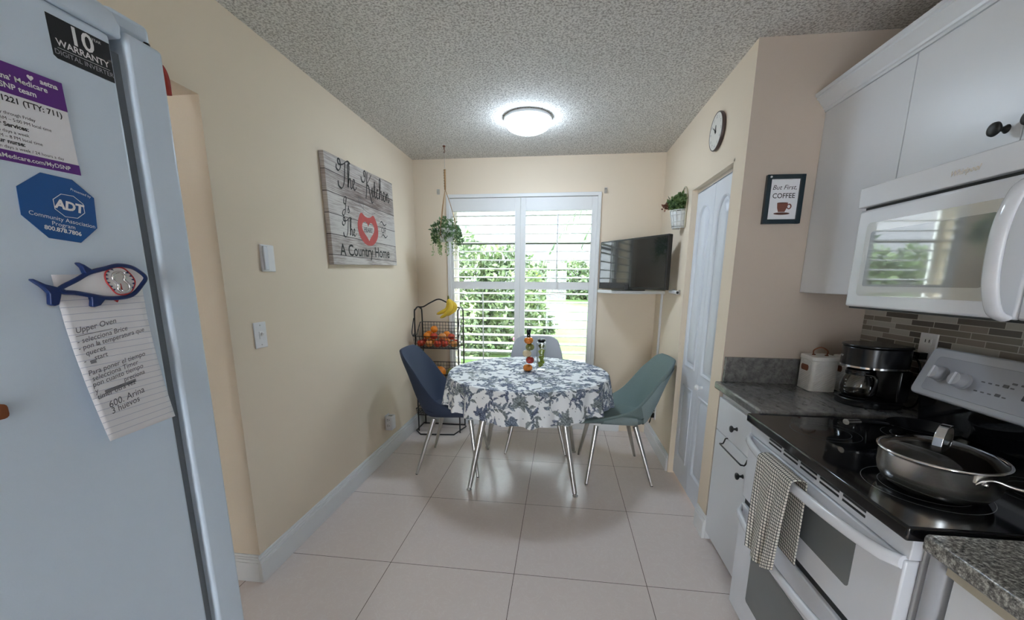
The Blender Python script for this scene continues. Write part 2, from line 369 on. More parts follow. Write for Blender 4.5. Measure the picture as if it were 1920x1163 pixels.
    def ball(s, c, r, n=12, sc=(1, 1, 1), mat=None):
        prof = [(r * math.sin(PI * i / n) if 0 < i < n else 0, -r * math.cos(PI * i / n)) for i in range(n + 1)]
        st = len(s.v); s.lathe(prof, 2 * n, mat=mat)
        s.v[st:] = [(c[0] + x * sc[0], c[1] + y * sc[1], c[2] + z * sc[2]) for x, y, z in s.v[st:]]; return s
    def build(s, name, mats, parent=None, smooth=30, bevel=0, segs=2, solid=0, subd=0, origin=None, label=None):
        off = Vector(root_of(parent).location) if parent else Vector(origin or (0, 0, 0))
        me = bpy.data.meshes.new(name)
        me.from_pydata([tuple(Vector(p) - off) for p in s.v], [], s.f)
        if not isinstance(mats, (list, tuple)): mats = [mats]
        for m in mats: me.materials.append(m)
        me.polygons.foreach_set('material_index', s.mi)
        bm = bmesh.new(); bm.from_mesh(me); bmesh.ops.recalc_face_normals(bm, faces=bm.faces); bm.to_mesh(me); bm.free()
        if smooth:
            me.polygons.foreach_set('use_smooth', [True] * len(me.polygons))
            if smooth < 180: me.set_sharp_from_angle(angle=math.radians(smooth))
        me.update()
        o = bpy.data.objects.new(name, me); C.objects.link(o)
        if parent: o.parent = parent
        else: o.location = off
        if solid:
            md = o.modifiers.new('thick', 'SOLIDIFY'); md.thickness = solid; md.offset = 0
        if subd:
            md = o.modifiers.new('sub', 'SUBSURF'); md.levels = subd; md.render_levels = subd
        if bevel:
            md = o.modifiers.new('bevel', 'BEVEL'); md.width = bevel; md.segments = segs; md.limit_method = 'ANGLE'; md.angle_limit = math.radians(40); md.harden_normals = False
        if label: o['label'] = label
        return o
def copy_tree(o, parent=None):
    c = o.copy(); C.objects.link(c); c.parent = parent
    for ch in list(o.children): copy_tree(ch, c)
    return c
def catmull(pts, k=8, closed=False):
    P_ = [Vector(p) for p in pts]; out = []; n = len(P_)
    rng = range(n if closed else n - 1)
    for i in rng:
        if closed: a, b, c, d = P_[i - 1], P_[i], P_[(i + 1) % n], P_[(i + 2) % n]
        else: a, b, c, d = P_[max(i - 1, 0)], P_[i], P_[i + 1], P_[min(i + 2, n - 1)]
        for j in range(k):
            t = j / k
            out.append(.5 * ((2 * b) + (c - a) * t + (2 * a - 5 * b + 4 * c - d) * t * t + (3 * b - a - 3 * c + d) * t ** 3))
    if not closed: out.append(P_[-1])
    return out
def rrect(w, h, r, k=5, x0=0, y0=0):
    """rounded rectangle outline with lower-left corner x0,y0"""
    pts = []
    for cx, cy, a0 in ((w - r, r, -PI / 2), (w - r, h - r, 0), (r, h - r, PI / 2), (r, r, PI)):
        for i in range(k + 1):
            a = a0 + PI / 2 * i / k; pts.append((x0 + cx + r * math.cos(a), y0 + cy + r * math.sin(a)))
    return pts
def text_geo(mb, txt, size, Mx, depth=.0004, align='LEFT', shear=0, offset=0, mat=None, spacing=1.0, sx=1.0, lift=.0002):
    """lettering as thin solid letters lying in the XY plane of Mx"""
    cu = bpy.data.curves.new('t', 'FONT'); cu.body = txt; cu.size = size; cu.align_x = align; cu.shear = shear
    cu.offset = offset; cu.space_character = spacing; cu.resolution_u = 3; cu.fill_mode = 'BOTH'
    o = bpy.data.objects.new('t', cu); C.objects.link(o)
    dg = bpy.context.evaluated_depsgraph_get(); dg.update()
    me = bpy.data.meshes.new_from_object(o.evaluated_get(dg))
    vs = [Mx @ Vector((v.co.x * sx, v.co.y, lift)) for v in me.vertices]
    mb.add(vs, [tuple(p.vertices) for p in me.polygons], mat)
    bpy.data.objects.remove(o); bpy.data.curves.remove(cu); bpy.data.meshes.remove(me)
    return mb
def ribbon(mb, pts, w, Mx, lift=.0004, mat=None, k=6, pen=PI / 4, contrast=.0):
    """flat stroke through 2D pts; width varies with direction when contrast > 0 (broad pen)"""
    pp = catmull([(x, y, 0) for x, y in pts], k) if len(pts) > 2 else [Vector((x, y, 0)) for x, y in pts]
    vs = []; n = len(pp)
    for i, p in enumerate(pp):
        t = pp[min(i + 1, n - 1)] - pp[max(i - 1, 0)]
        t = t.normalized() if t.length > 1e-9 else Vector((1, 0, 0))
        nn = Vector((-t.y, t.x, 0))
        ww = w * (1 - contrast + contrast * abs(math.sin(math.atan2(t.y, t.x) - pen)) * 1.4)
        if contrast and (i == 0 or i == n - 1): ww *= .4
        vs += [Mx @ (p + nn * ww / 2 + Vector((0, 0, lift))), Mx @ (p - nn * ww / 2 + Vector((0, 0, lift)))]
    mb.add(vs, [(2 * i, 2 * i + 1, 2 * i + 3, 2 * i + 2) for i in range(n - 1)], mat)
    return mb
def struct(name, mb, mats, parent=None, **k):
    o = mb.build(name, mats, parent, **k)
    if not parent: o['kind'] = 'structure'
    return o
def sempty(name, loc=(0, 0, 0)):
    o = bpy.data.objects.new(name, None); C.objects.link(o); o.location = loc; o.empty_display_size = .05; o['kind'] = 'structure'; return o

# ================================================================== SETTING
XL, XR, YB, H, YP, XK = -1.357, .82, 3.7, 2.44, 2.109, 1.442
struct('floor', MB().box(-3.4, 1.7, -3.0, 3.9, -.1, 0), M['floor'])
struct('ceiling', MB().box(-3.4, 1.7, -3.0, 3.9, H, H + .1), M['ceiling'])
b = MB(); b.box(-3.2, XL, 1.49, 3.9, 0, H); b.box(-1.52, XL, .56, 1.49, 2.06, H); b.box(-1.52, XL, -3.0, .56, 0, H)
struct('wall_left', b, M['wall'])
struct('wall_hall', MB().box(-3.3, -3.2, -3.0, 1.49, 0, H), M['wall'])
WX0, WX1, WZ0, WZ1 = -1.03, .283, .29, 2.115
b = MB(); b.box(XL, WX0, YB, 3.9, 0, H); b.box(WX1, XR + .12, YB, 3.9, 0, H); b.box(WX0, WX1, YB, 3.9, 0, WZ0); b.box(WX0, WX1, YB, 3.9, WZ1, H)
struct('wall_back', b, M['wall'])
DY0, DY1, DZ = 2.235, 2.90, 1.985
b = MB(); b.box(XR, XR + .12, 2.11, DY0, 0, H); b.box(XR, XR + .12, DY1, YB, 0, H); b.box(XR, XR + .12, DY0, DY1, DZ, H)
struct('wall_right', b, M['wall'])
struct('wall_kitchen_end', MB().box(XR + .0005, XK + .15, YP, YP + .11, 0, H), M['kwallshaded'])
struct('wall_kitchen_side', MB().box(XK, XK + .15, -3.0, YP, 0, H), M['kwallshaded'])
b = MB(); b.box(XR + .12, XK + .15, 2.23, 2.3, 0, H); b.box(XK, XK + .15, 2.3, 3.9, 0, H)
struct('wall_closet', b, M['wall'])
def baseboard(mb, p0, p1, n):
    """three-step profile along p0->p1, n = inward normal (axis aligned)"""
    for t, z0, z1 in ((.016, 0, .098), (.0125, .098, .112), (.009, .112, .122), (.005, .122, .134)):
        xs = [p0[0], p1[0], p0[0] + n[0] * t, p1[0] + n[0] * t]; ys = [p0[1], p1[1], p0[1] + n[1] * t, p1[1] + n[1] * t]
        if n[0]: mb.box(min(xs), max(xs), min(ys), max(ys), z0, z1)
        else: mb.box(min(xs), max(xs), min(ys), max(ys), z0, z1)
b = MB(); baseboard(b, (XL, 1.474), (XL, YB), (1, 0)); baseboard(b, (-3.2, 1.49), (XL, 1.49), (0, -1))
struct('baseboard_left', b, M['trim'], bevel=.0015)
b = MB(); baseboard(b, (XL + .017, YB), (WX0 + 1.6, YB), (0, -1)); struct('baseboard_back', b, M['trim'], bevel=.0015)
b = MB(); baseboard(b, (XR, DY1 + .002), (XR, YB), (-1, 0)); baseboard(b, (XR, YP - .016), (XR, DY0 - .002), (-1, 0)); baseboard(b, (XR + .0005, YP), (XR + .045, YP), (0, -1))
struct('baseboard_right', b, M['trim'], bevel=.0015)
b = MB(); b.box(-3.2, -2.2, -3.1, -3.0, 0, H); b.box(-1.95, -.42, -3.1, -3.0, 0, H); b.box(.1, XK + .15, -3.1, -3.0, 0, H); b.box(-.7, .5, -3.1, -3.0, 2.1, H); b.box(-2.7, -1.7, -3.1, -3.0, 2.1, H)  # unseen wall added to dim light from behind, openings sized for brightness
struct('wall_rear_light_gaps', b, M['wall'])
# bifold closet door
d = sempty('door_1', (XR + .035, (DY0 + DY1) / 2, 0))
struct('door_jamb', MB().box(XR + .0, XR + .11, DY0 - .001, DY0 + .012, 0, DZ).box(XR + .0, XR + .11, DY1 - .012, DY1 + .001, 0, DZ).box(XR, XR + .11, DY0, DY1, DZ - .012, DZ + .001), M['wall'], d)
struct('door_track', MB().box(XR + .03, XR + .06, DY0 + .013, DY1 - .013, DZ - .034, DZ - .013), M['steel'], d)
mid = 2.567
def panel_outline(y0, y1, z0, z1, arch=0, k=14):
    pts = [(y0, z0), (y1, z0)]
    if arch:
        for i in range(k + 1):
            t = i / k; y = y1 + (y0 - y1) * t
            pts.append((y, z1 - arch + arch * math.sin(PI * t) ** .7))
    else: pts += [(y1, z1), (y0, z1)]
    return pts
def inset(poly, dlt):
    cx = sum(p[0] for p in poly) / len(poly); cy = sum(p[1] for p in poly) / len(poly)
    w_ = max(p[0] for p in poly) - min(p[0] for p in poly); h_ = max(p[1] for p in poly) - min(p[1] for p in poly)
    cx = (max(p[0] for p in poly) + min(p[0] for p in poly)) / 2; cy = (max(p[1] for p in poly) + min(p[1] for p in poly)) / 2
    return [(cx + (x - cx) * (1 - 2 * dlt / w_), cy + (y - cy) * (1 - 2 * dlt / h_)) for x, y in poly]
XD = XR + .036                                    # front face of the door leaves
def molded(mb, poly):
    """ovolo groove and raised field of a moulded door skin: rings stepping in and out"""
    rings = [(0, 0), (.005, .006), (.011, .002), (.017, -.010), (.026, -.010), (.044, .004), (.048, .006)]
    n = len(poly); base = len(mb.v)
    for dlt, out in rings:
        for y, z in inset(poly, dlt): mb.v.append((XD - .0004 - out, y, z))
    fs = []
    for r in range(len(rings) - 1):
        for i in range(n):
            fs.append((base + r * n + i, base + r * n + (i + 1) % n, base + (r + 1) * n + (i + 1) % n, base + (r + 1) * n + i))
    fs.append(tuple(base + (len(rings) - 1) * n + i for i in range(n)))
    mb.f += fs; mb.mi += [0] * len(fs)
for y0, y1 in ((DY0 + .014, mid - .0015), (mid + .0015, DY1 - .014)):
    mb = MB()
    # leaf front skin with panel cut-outs: strips around the two panels
    ya, yb = y0 + .06, y1 - .06
    za, zb, zc, zd = .175, .70, .83, 1.86
    z0, z1 = .018, DZ - .036
    arch = .07
    # solid slab behind
    mb.box(XD + .006, XD + .034, y0, y1, z0, z1)
    for (a, c, e, f_) in ((y0, ya, z0, z1), (yb, y1, z0, z1), (ya, yb, z0, za), (ya, yb, zb, zc)):
        mb.box(XD, XD + .006, a, c, e, f_)
    up = panel_outline(ya, yb, zc, zd, arch)
    # region between arch and leaf top
    tops = up[2:]
    n = len(tops)
    vs = [(XD, y, z) for y, z in tops] + [(XD, y, z1) for y, z in tops]
    mb.add(vs, [(i, i + 1, n + i + 1, n + i) for i in range(n - 1)])
    mb.build('door_leaf', M['door'], d, smooth=20)
    for poly in (up, panel_outline(ya, yb, za, zb)):
        m2 = MB(); molded(m2, poly); m2.build('door_panel', M['door'], d, smooth=50)
k = MB(); k.lathe([(.011, 0), (.008, .012), (.010, .02), (.017, .028), (.0175, .036), (.012, .043), (0, .045)], 20, (XD, 2.463, .765), '-x')
k.build('door_knob', M['trim'], d, smooth=60)

# window with frame, glass and sash rail
win = sempty('window_1', ((WX0 + WX1) / 2, 3.8, WZ0))
b = MB(); fw = .026
b.box(WX0 - fw, WX0 + .004, 3.682, 3.73, WZ0 - .02, WZ1 + fw); b.box(WX1 - .004, WX1 + fw, 3.682, 3.73, WZ0 - .02, WZ1 + fw)
b.box(WX0, WX1, 3.682, 3.73, WZ1 - .004, WZ1 + fw); b.box(WX0, WX1, 3.682, 3.73, WZ0 - .02, WZ0 + .004)
struct('window_frame', b, M['shutter'], win, bevel=.003)
b = MB(); b.box(WX0, WX1, 3.85, 3.88, WZ0, WZ0 + .04); b.box(WX0, WX1, 3.85, 3.88, WZ1 - .04, WZ1); b.box(WX0, WX0 + .03, 3.85, 3.88, WZ0, WZ1); b.box(WX1 - .03, WX1, 3.85, 3.88, WZ0, WZ1)
struct('outer_sash', b, M['trim'], win)
struct('sash_rail', MB().box(WX0 + .03, WX1 - .03, 3.845, 3.875, 1.727, 1.75), M['darkslot'], win)
struct('window_pane', MB().box(WX0 + .02, WX1 - .02, 3.862, 3.866, WZ0 + .02, WZ1 - .02), M['pane'], win)
SH = [(-1.026, -.388, -1.0, -.435, 'left'), (-.385, .279, -.340, .233, 'right')]
for (x0, x1, a, c, side) in SH:
    t = thing('window_shutter', ('left' if side == 'left' else 'right') + ' white louvred shutter panel, ' + ('behind the hanging plant' if side == 'left' else 'beside the television'), 'shutter', ((x0 + x1) / 2, 3.70, WZ0 + .006), 'white plantation shutters')
    b = MB(); y0, y1 = 3.696, 3.724
    b.box(x0, a, y0, y1, WZ0 + .006, WZ1 - .006); b.box(c, x1, y0, y1, WZ0 + .006, WZ1 - .006)
    b.box(a, c, y0, y1, 1.997, WZ1 - .006); b.box(a, c, y0, y1, 1.316, 1.384); b.box(a, c, y0, y1, WZ0 + .006, WZ0 + .10)
    b.build('shutter_frame', M['shutter'], t, bevel=.002)
    for z0, z1, n, tilt, nm in ((1.384, 1.997, 8, math.radians(5), 'u'), (WZ0 + .10, 1.316, 12, math.radians(5), 'l')):
        lv = MB()
        for i in range(n):
            zc = z0 + (z1 - z0) * (i + .5) / n
            pr = []
            for j in range(16):
                an = 2 * PI * j / 16
                yy, zz = .044 * math.cos(an), .0055 * math.sin(an)
                pr.append((3.710 + yy * math.cos(tilt) - zz * math.sin(tilt), zc + yy * math.sin(tilt) + zz * math.cos(tilt)))
            n0 = len(lv.v)
            lv.v += [(a + .002, y, z) for y, z in pr] + [(c - .002, y, z) for y, z in pr]
            lv.f += [(n0 + j, n0 + (j + 1) % 16, n0 + 16 + (j + 1) % 16, n0 + 16 + j) for j in range(16)] + [tuple(n0 + j for j in range(16)), tuple(n0 + 16 + j for j in range(16))]
            lv.mi += [0] * 18
        lv.build('louvers', M['shutter'], t, smooth=50)
    rx = .52 * a + .48 * c
    if side == 'right': MB().box(-.062, -.052, 3.655, 3.663, 1.36, 1.975).build('tilt_rod', M['shutter'], t)
    else: MB().box(-.727, -.717, 3.655, 3.663, .42, 1.29).build('tilt_rod', M['shutter'], t)
    for z in (.9, 1.75):
        hx = x0 + .004 if side == 'left' else x1 - .004
        MB().tube([(hx, 3.690, z), (hx, 3.690, z + .06)], .004, 8).build('hinge', M['trim'], t)
# curtain rod hooks left and right above the window
for x, z, s in ((-1.128, 2.168, 'left'), (.342, 2.153, 'right')):
    b = MB(); b.box(x - .012, x + .012, 3.694, 3.7, z - .022, z + .022)
    b.tube(catmull([(x, 3.695, z + .012), (x, 3.672, z + .008), (x, 3.66, z - .004), (x, 3.668, z - .016), (x, 3.678, z - .008)], 5), .003, 8)
    tag(b.build('curtain_hook', M['leg'], origin=(x, 3.7, z)), 'small metal curtain hook on the back wall, ' + ('beside the jute rope' if s == 'left' else 'above the television'), 'hook', 'curtain hooks')

# ------------------------------------------------------------------ outside
def leafcloud(name, mat, vols, n, size, parent=None, origin=(0, 0, 0), narrow=.5, up=.3, seed=1):
    """individual leaf blades scattered through ellipsoids (cx,cy,cz,rx,ry,rz)"""
    rg = np.random.default_rng(seed); vs = []; per = max(1, n // len(vols))
    for cx, cy, cz, rx, ry, rz in vols:
        d_ = rg.normal(size=(per, 3)); d_ /= np.linalg.norm(d_, axis=1)[:, None]
        r = rg.uniform(.55, 1.02, per) ** .7
        p = d_ * r[:, None] * [rx, ry, rz] + [cx, cy, cz]
        a = rg.normal(size=(per, 3)); a[:, 2] += up; a /= np.linalg.norm(a, axis=1)[:, None]
        bb = np.cross(a, rg.normal(size=(per, 3))); bb /= np.linalg.norm(bb, axis=1)[:, None]
        s = size * rg.uniform(.6, 1.3, per)[:, None]
        cr = np.cross(a, bb) * s * .12
        quad = np.stack([p, p + a * s * .5 + bb * s * narrow * .5 + cr, p + a * s, p + a * s * .5 - bb * s * narrow * .5 + cr], 1)
        vs.append(quad.reshape(-1, 3))
    V = np.concatenate(vs) - np.array(origin if not parent else root_of(parent).location)
    k = len(V) // 4
    me = bpy.data.meshes.new(name)
    me.vertices.add(len(V)); me.vertices.foreach_set('co', V.ravel())
    F = []
    idx = np.arange(k) * 4
    tri = np.stack([idx, idx + 1, idx + 2, idx, idx + 2, idx + 3], 1).reshape(-1)
    me.loops.add(len(tri)); me.loops.foreach_set('vertex_index', tri)
    me.polygons.add(2 * k); me.polygons.foreach_set('loop_start', np.arange(2 * k) * 3)
    me.materials.append(mat); me.update(calc_edges=True); me.validate()
    o = bpy.data.objects.new(name, me); C.objects.link(o)
    if parent: o.parent = parent
    else: o.location = origin
    return o
b = MB()
b.grid(lambda u, v: (-14 + 28 * u, 3.95 + 24 * v, -.12 + .115 * min(9.5, max(0, v * 24 - .4))), 20, 20)
tag(b.build('lawn', M['lawn'], smooth=180), kind='structure')
b = MB(); b.grid(lambda u, v: (-.6 + 8 * u + .5 * math.sin(v * 5), 9.6 + 2.6 * v, .47 + .115 * 2.6 * v), 8, 6)
tag(b.build('mulch_bed', M['mulch'], smooth=180), kind='structure')
b = MB(); b.box(-3, -.2, 3.9, 4.7, -.12, -.08); tag(b.build('patio_slab', M['concrete']), kind='structure')
# pale sided house across the garden
hs = thing('neighbour_house', 'pale house wall with horizontal siding across the garden, seen through the shutters', 'house', (0, 17, 0))
b = MB()
for i in range(26): b.prism([(17.0, i * .3), (17.03, i * .3), (17.0, i * .3 + .3)], -14, 14, Matrix(((0, 0, 1, 0), (1, 0, 0, 0), (0, 1, 0, 0), (0, 0, 0, 1))))
b.box(-14, 14, 17.01, 17.3, 0, 7.8)
b.build('siding', M['siding'], hs, smooth=0)
b = MB(); b.box(-6.0, -4.2, 16.9, 17.05, 2.2, 4.0); b.build('window_trim', M['trim'], hs); 
MB().box(-5.85, -4.35, 16.86, 16.92, 2.35, 3.85).build('dark_window', M['ovenglass'], hs)
h1 = leafcloud('hedge', M['hedge'], [(-5.2 + i * .72, 6.75 + .15 * math.sin(i * 2.1), 1.05, .6, .45, 1.0 + .12 * math.sin(i * 1.7)) for i in range(7)], 17000, .12, origin=(-3, 6.9, .1), seed=3)
tag(h1, 'dense green hedge outside, behind the left shutter panel', 'hedge')
h2 = leafcloud('hedge', M['hedge'], [(-.6 + i * .9, 12.9 + .3 * math.sin(i * 2.7), 1.35, .7, .5, .6 + .15 * math.sin(i * 1.3)) for i in range(6)], 12000, .14, origin=(2, 12.9, .8), seed=5)
tag(h2, 'lower green hedge outside at the far edge of the lawn, behind the right shutter panel', 'hedge')
s1 = thing('shrub', 'bright lime green shrub outside beyond the middle of the shutters', 'shrub', (-.75, 8.4, .35))
leafcloud('foliage', M['hedge2'], [(-.72, 8.4, 1.3, .24, .24, .38), (-.85, 8.4, .8, .3, .28, .4)], 1500, .11, s1, seed=6)
MB().tube([(-.75, 8.4, .33), (-.78, 8.4, .6), (-.75, 8.4, 1.1)], .02, 8).build('stem', M['bark'], s1)
s2 = thing('shrub', 'dark green rounded shrub outside at the near edge of the lawn', 'shrub', (-.7, 7.7, .27))
leafcloud('foliage', M['hedge'], [(-.85, 7.7, .80, .4, .3, .45), (-.5, 7.7, .58, .4, .3, .4)], 3500, .11, s2, seed=8)
MB().tube([(-.7, 7.7, .24), (-.7, 7.7, .6)], .025, 8).build('stem', M['bark'], s2)
def strap_plant(x, y, z, n, ln, seed, label, flowers=0):
    rg = random.Random(seed)
    t = thing('strap_leaf_plant', label, 'plant', (x, y, z), 'strap leaved plants below the window')
    b = MB()
    for i in range(n):
        a = rg.uniform(0, 2 * PI); l = ln * rg.uniform(.7, 1.1); w_ = .018
        pts = [Vector((x + math.cos(a) * r * l * .8, y + math.sin(a) * r * l * .8, z + l * (1.15 * r - .75 * r * r))) for r in (0, .2, .4, .6, .8, 1)]
        sd = Vector((-math.sin(a), math.cos(a), 0))
        n0 = len(b.v)
        for j, p in enumerate(pts):
            ww = w_ * (1 - (j / 5) ** 2 * .9); b.v += [tuple(p + sd * ww), tuple(p - sd * ww)]
        for j in range(5): b.f.append((n0 + 2 * j, n0 + 2 * j + 1, n0 + 2 * j + 3, n0 + 2 * j + 2)); b.mi.append(0)
    b.build('leaves', M['palm'], t, smooth=180)
    for i in range(flowers):
        f_ = MB(); cx, cy, cz = x + rg.uniform(-.2, .2), y + rg.uniform(-.1, .1), z + ln * rg.uniform(.8, 1.15)
        for q_ in range(6):
            a = q_ * PI / 3
            f_.ball((cx + .035 * math.cos(a), cy, cz + .035 * math.sin(a)), .028, 5, (1, .5, 1))
        f_.tube([(cx, cy + .01, cz), (cx * .5 + x * .5, cy + .02, z + ln * .4), (x, y, z)], .004, 6)
        f_.build('pink_flower', M['pink'], t, smooth=180, label='pink blossom')
for i, (x, y, fl, lab) in enumerate([(-1.45, 4.9, 2, 'strap leaved plant with pink flowers outside, furthest left behind the fruit rack'), (-.72, 5.6, 1, 'strap leaved plant outside behind the tilt rod of the left shutter panel'), (-.1, 5.0, 0, 'strap leaved plant outside behind the centre stiles of the shutters')]):
    strap_plant(x, y, -.1, 46, .78, i + 11, lab, fl)
# palm
pt = thing('palm_tree', 'palm with drooping fronds outside, behind the right shutter panel', 'palm', (1.9, 9.2, .4))
MB().tube([(1.9, 9.2, .35), (1.85, 9.2, 1.2), (1.7, 9.2, 2.3), (1.6, 9.2, 3.2)], [.11, .10, .09, .08], 12).build('trunk', M['bark'], pt)
b = MB(); rg = random.Random(4)
for i in range(15):
    a = 2 * PI * i / 15 + rg.uniform(-.15, .15); l = rg.uniform(1.7, 2.4)
    c0 = Vector((1.6, 9.2, 3.2))
    pth = [c0 + Vector((math.cos(a) * l * t * (1 - .12 * t), math.sin(a) * l * t * (1 - .12 * t), l * (.42 * t - .98 * t * t))) for t in [j / 12 for j in range(13)]]
    b.tube(pth, .012, 5)
    for j in range(1, 13):
        tdir = (pth[j] - pth[j - 1]).normalized(); sd = tdir.cross(Vector((0, 0, 1))).normalized()
        for sgn in (-1, 1):
            ll = .5 * math.sin(PI * (j / 13) ** .7) + .08
            p = pth[j]; q_ = p + sd * sgn * ll * .7 + tdir * ll * .5 - Vector((0, 0, ll * .45)); w_ = tdir * .022
            n0 = len(b.v); b.v += [tuple(p - w_), tuple(p + w_), tuple(q_)]; b.f.append((n0, n0 + 1, n0 + 2)); b.mi.append(0)
b.build('fronds', M['palm'], pt, smooth=180)

# ================================================================== DINING CORNER
# round table
TC = (-.225, 2.79); TR = .55; TH = .755
t = thing('round_table', 'round dining table on splayed metal legs, under the blue and white floral cloth', 'table', (TC[0], TC[1], 0))
b = MB(); b.lathe([(0, TH - .03), (TR - .02, TH - .03), (TR, TH - .022), (TR, TH - .006), (TR - .006, TH - .001), (0, TH - .001)], 64, (TC[0], TC[1], 0)); b.build('tabletop', M['shutter'], t, smooth=40)
for fx, fy in ((-.36, -.36), (.35, -.35), (-.365, .35), (.36, .35)):
    ax, ay = TC[0] + fx, TC[1] + fy; bx, by = TC[0] + fx * .64, TC[1] + fy * .64
    lg = MB(); lg.tube([(bx, by, TH - .031), (bx + (ax - bx) * .97, by + (ay - by) * .97, .022)], [.027, .015], 20); l_ = lg.build('leg', M['leg'], t, smooth=40)
    ft = MB(); ft.lathe([(0, 0), (.016, .0), (.018, .004), (.018, .01), (.012, .014), (.008, .022), (0, .022)], 18, (ax, ay, 0)); ft.build('foot', M['chrome'], l_, smooth=40)

# floral tablecloth: printed pattern rasterised over the flat cloth, then draped
def floral(n=560, R=.86, seed=5):
    rg = np.random.default_rng(seed)
    img = np.ones((n, n, 3)) * np.array([.86, .87, .88])
    px = 2 * R / n
    yy, xx = np.mgrid[0:n, 0:n]; XX = (xx + .5) * px - R; YY = (yy + .5) * px - R
    tones = [np.array(srgb(*c)[:3]) for c in ((84, 94, 120), (116, 126, 146), (100, 112, 128), (134, 144, 158), (120, 128, 130))]
    def win_(cx, cy, r):
        i0 = max(0, int((cy - r + R) / px)); i1 = min(n, int((cy + r + R) / px) + 2); j0 = max(0, int((cx - r + R) / px)); j1 = min(n, int((cx + r + R) / px) + 2)
        return slice(i0, i1), slice(j0, j1)
    def leaf(cx, cy, a, L, W, col):
        s = win_(cx + math.cos(a) * L / 2, cy + math.sin(a) * L / 2, L * .7)
        dx = XX[s] - cx; dy = YY[s] - cy
        if dx.size == 0: return
        u = (dx * math.cos(a) + dy * math.sin(a)) / L; v = (-dx * math.sin(a) + dy * math.cos(a)) - .12 * L * np.sin(np.clip(u, 0, 1) * PI)
        prof = W * np.sin(np.clip(u, 0, 1) * PI) ** .8 * (1.2 - .6 * u)
        ins = (u > 0) & (u < 1) & (np.abs(v) < prof)
        sub = img[s]
        edge = np.abs(v) > prof * .72; veins = (np.abs(np.sin((u * L + np.abs(v) * .8) / .0075 * PI)) < .35)
        rib = np.abs(v) < px * .7
        c = np.where((edge | veins)[..., None], col * .8, col * 1.35 + .08)
        c = np.where(rib[..., None], col * .6, c)
        sub[ins] = c[ins]
    def stem(pts, w_, col):
        for p in catmull([(x, y, 0) for x, y in pts], 14):
            s = win_(p.x, p.y, w_ + px)
            m_ = (XX[s] - p.x) ** 2 + (YY[s] - p.y) ** 2 < w_ * w_
            img[s][m_] = col
    def flower(cx, cy, r, a0, col):
        for k_ in range(6):
            leaf(cx, cy, a0 + k_ * PI / 3 * .8 - 1.2, r * 1.0, r * .27, col)
        s = win_(cx, cy, r * .25); m_ = (XX[s] - cx) ** 2 + (YY[s] - cy) ** 2 < (r * .2) ** 2; img[s][m_] = col * .6
    # jittered grid of motifs
    st = .108
    for gi in range(-7, 8):
        for gj in range(-7, 8):
            cx = gi * st + (gj % 2) * st / 2 + rg.uniform(-.015, .015); cy = gj * st + rg.uniform(-.015, .015)
            if cx * cx + cy * cy > (R + .05) ** 2: continue
            big = 1.2 if cx * cx + cy * cy > .27 else 1.0
            a = rg.uniform(0, 2 * PI); col = tones[rg.integers(len(tones))]; col2 = tones[rg.integers(len(tones))]
            pts = [(cx, cy)]; aa = a
            for k_ in range(5):
                aa += rg.uniform(.15, .55) * (1 if (gi + gj) % 2 else -1)
                pts.append((pts[-1][0] + .032 * math.cos(aa), pts[-1][1] + .032 * math.sin(aa)))
            stem(pts, .0017, col)
            for k_ in range(1, 6):
                for sg in (-1, 1):
                    leaf(pts[k_][0], pts[k_][1], math.atan2(pts[k_][1] - pts[k_ - 1][1], pts[k_][0] - pts[k_ - 1][0]) + sg * rg.uniform(.6, 1.1), rg.uniform(.028, .052) * big, rg.uniform(.006, .011) * big, col if sg > 0 else col2)
            if (gi + 2 * gj) % 3 == 0: flower(cx, cy, rg.uniform(.042, .058) * big, a, col)
            else:
                leaf(cx, cy, a + PI, .07, .013, col2)
                for k_ in range(4):
                    bx_, by_ = cx + rg.uniform(-.055, .055), cy + rg.uniform(-.055, .055)
                    s = win_(bx_, by_, .006); m_ = (XX[s] - bx_) ** 2 + (YY[s] - by_) ** 2 < .0038 ** 2; img[s][m_] = col
    return img, px, R
IMG, IPX, IR = floral()
NT, NR = 840, 200
RT = TR + .008; DR = .208
rad = np.concatenate([np.linspace(.0, RT, 130), RT + np.linspace(.004, DR, NR - 130)])
th = np.linspace(0, 2 * PI, NT, endpoint=False)
Rg, Tg = np.meshgrid(rad, th, indexing='ij')
dd = np.clip(Rg - RT, 0, None)
fold = (np.sin(Tg * 17 + .7 * np.sin(Tg * 3)) * .6 + np.sin(Tg * 29 + 1.3 + np.sin(Tg * 5)) * .4)
q_ = np.clip(dd / DR, 0, 1)
rr = np.minimum(Rg, RT) + np.where(dd > 0, .010 * (1 - np.exp(-dd / .012)) + (.024 + .030 * fold) * q_ ** .9, 0)
zz = TH + .003 - np.where(dd > 0, np.maximum(dd - .008 * (1 - np.exp(-dd / .01)), 0) * (.985 + .0 * fold), 0)
zz = zz - q_ * .012 * (np.sin(Tg * 4 + 1) * .5 + np.abs(fold) * .6)
X3 = TC[0] + rr * np.cos(Tg); Y3 = TC[1] + rr * np.sin(Tg)
V = np.stack([X3, Y3, zz], -1).reshape(-1, 3)
jj = np.clip(((Rg * np.cos(Tg) + IR) / IPX).astype(int), 0, IMG.shape[1] - 1); ii = np.clip(((Rg * np.sin(Tg) + IR) / IPX).astype(int), 0, IMG.shape[0] - 1)
COL = IMG[ii, jj].reshape(-1, 3)
me = bpy.data.meshes.new('tablecloth')
org = np.array([TC[0], TC[1], TH + .003])
me.vertices.add(len(V)); me.vertices.foreach_set('co', (V - org).ravel())
i0 = (np.arange(NR - 1)[:, None] * NT + np.arange(NT)[None, :]).ravel(); i1 = (np.arange(NR - 1)[:, None] * NT + (np.arange(NT)[None, :] + 1) % NT).ravel()
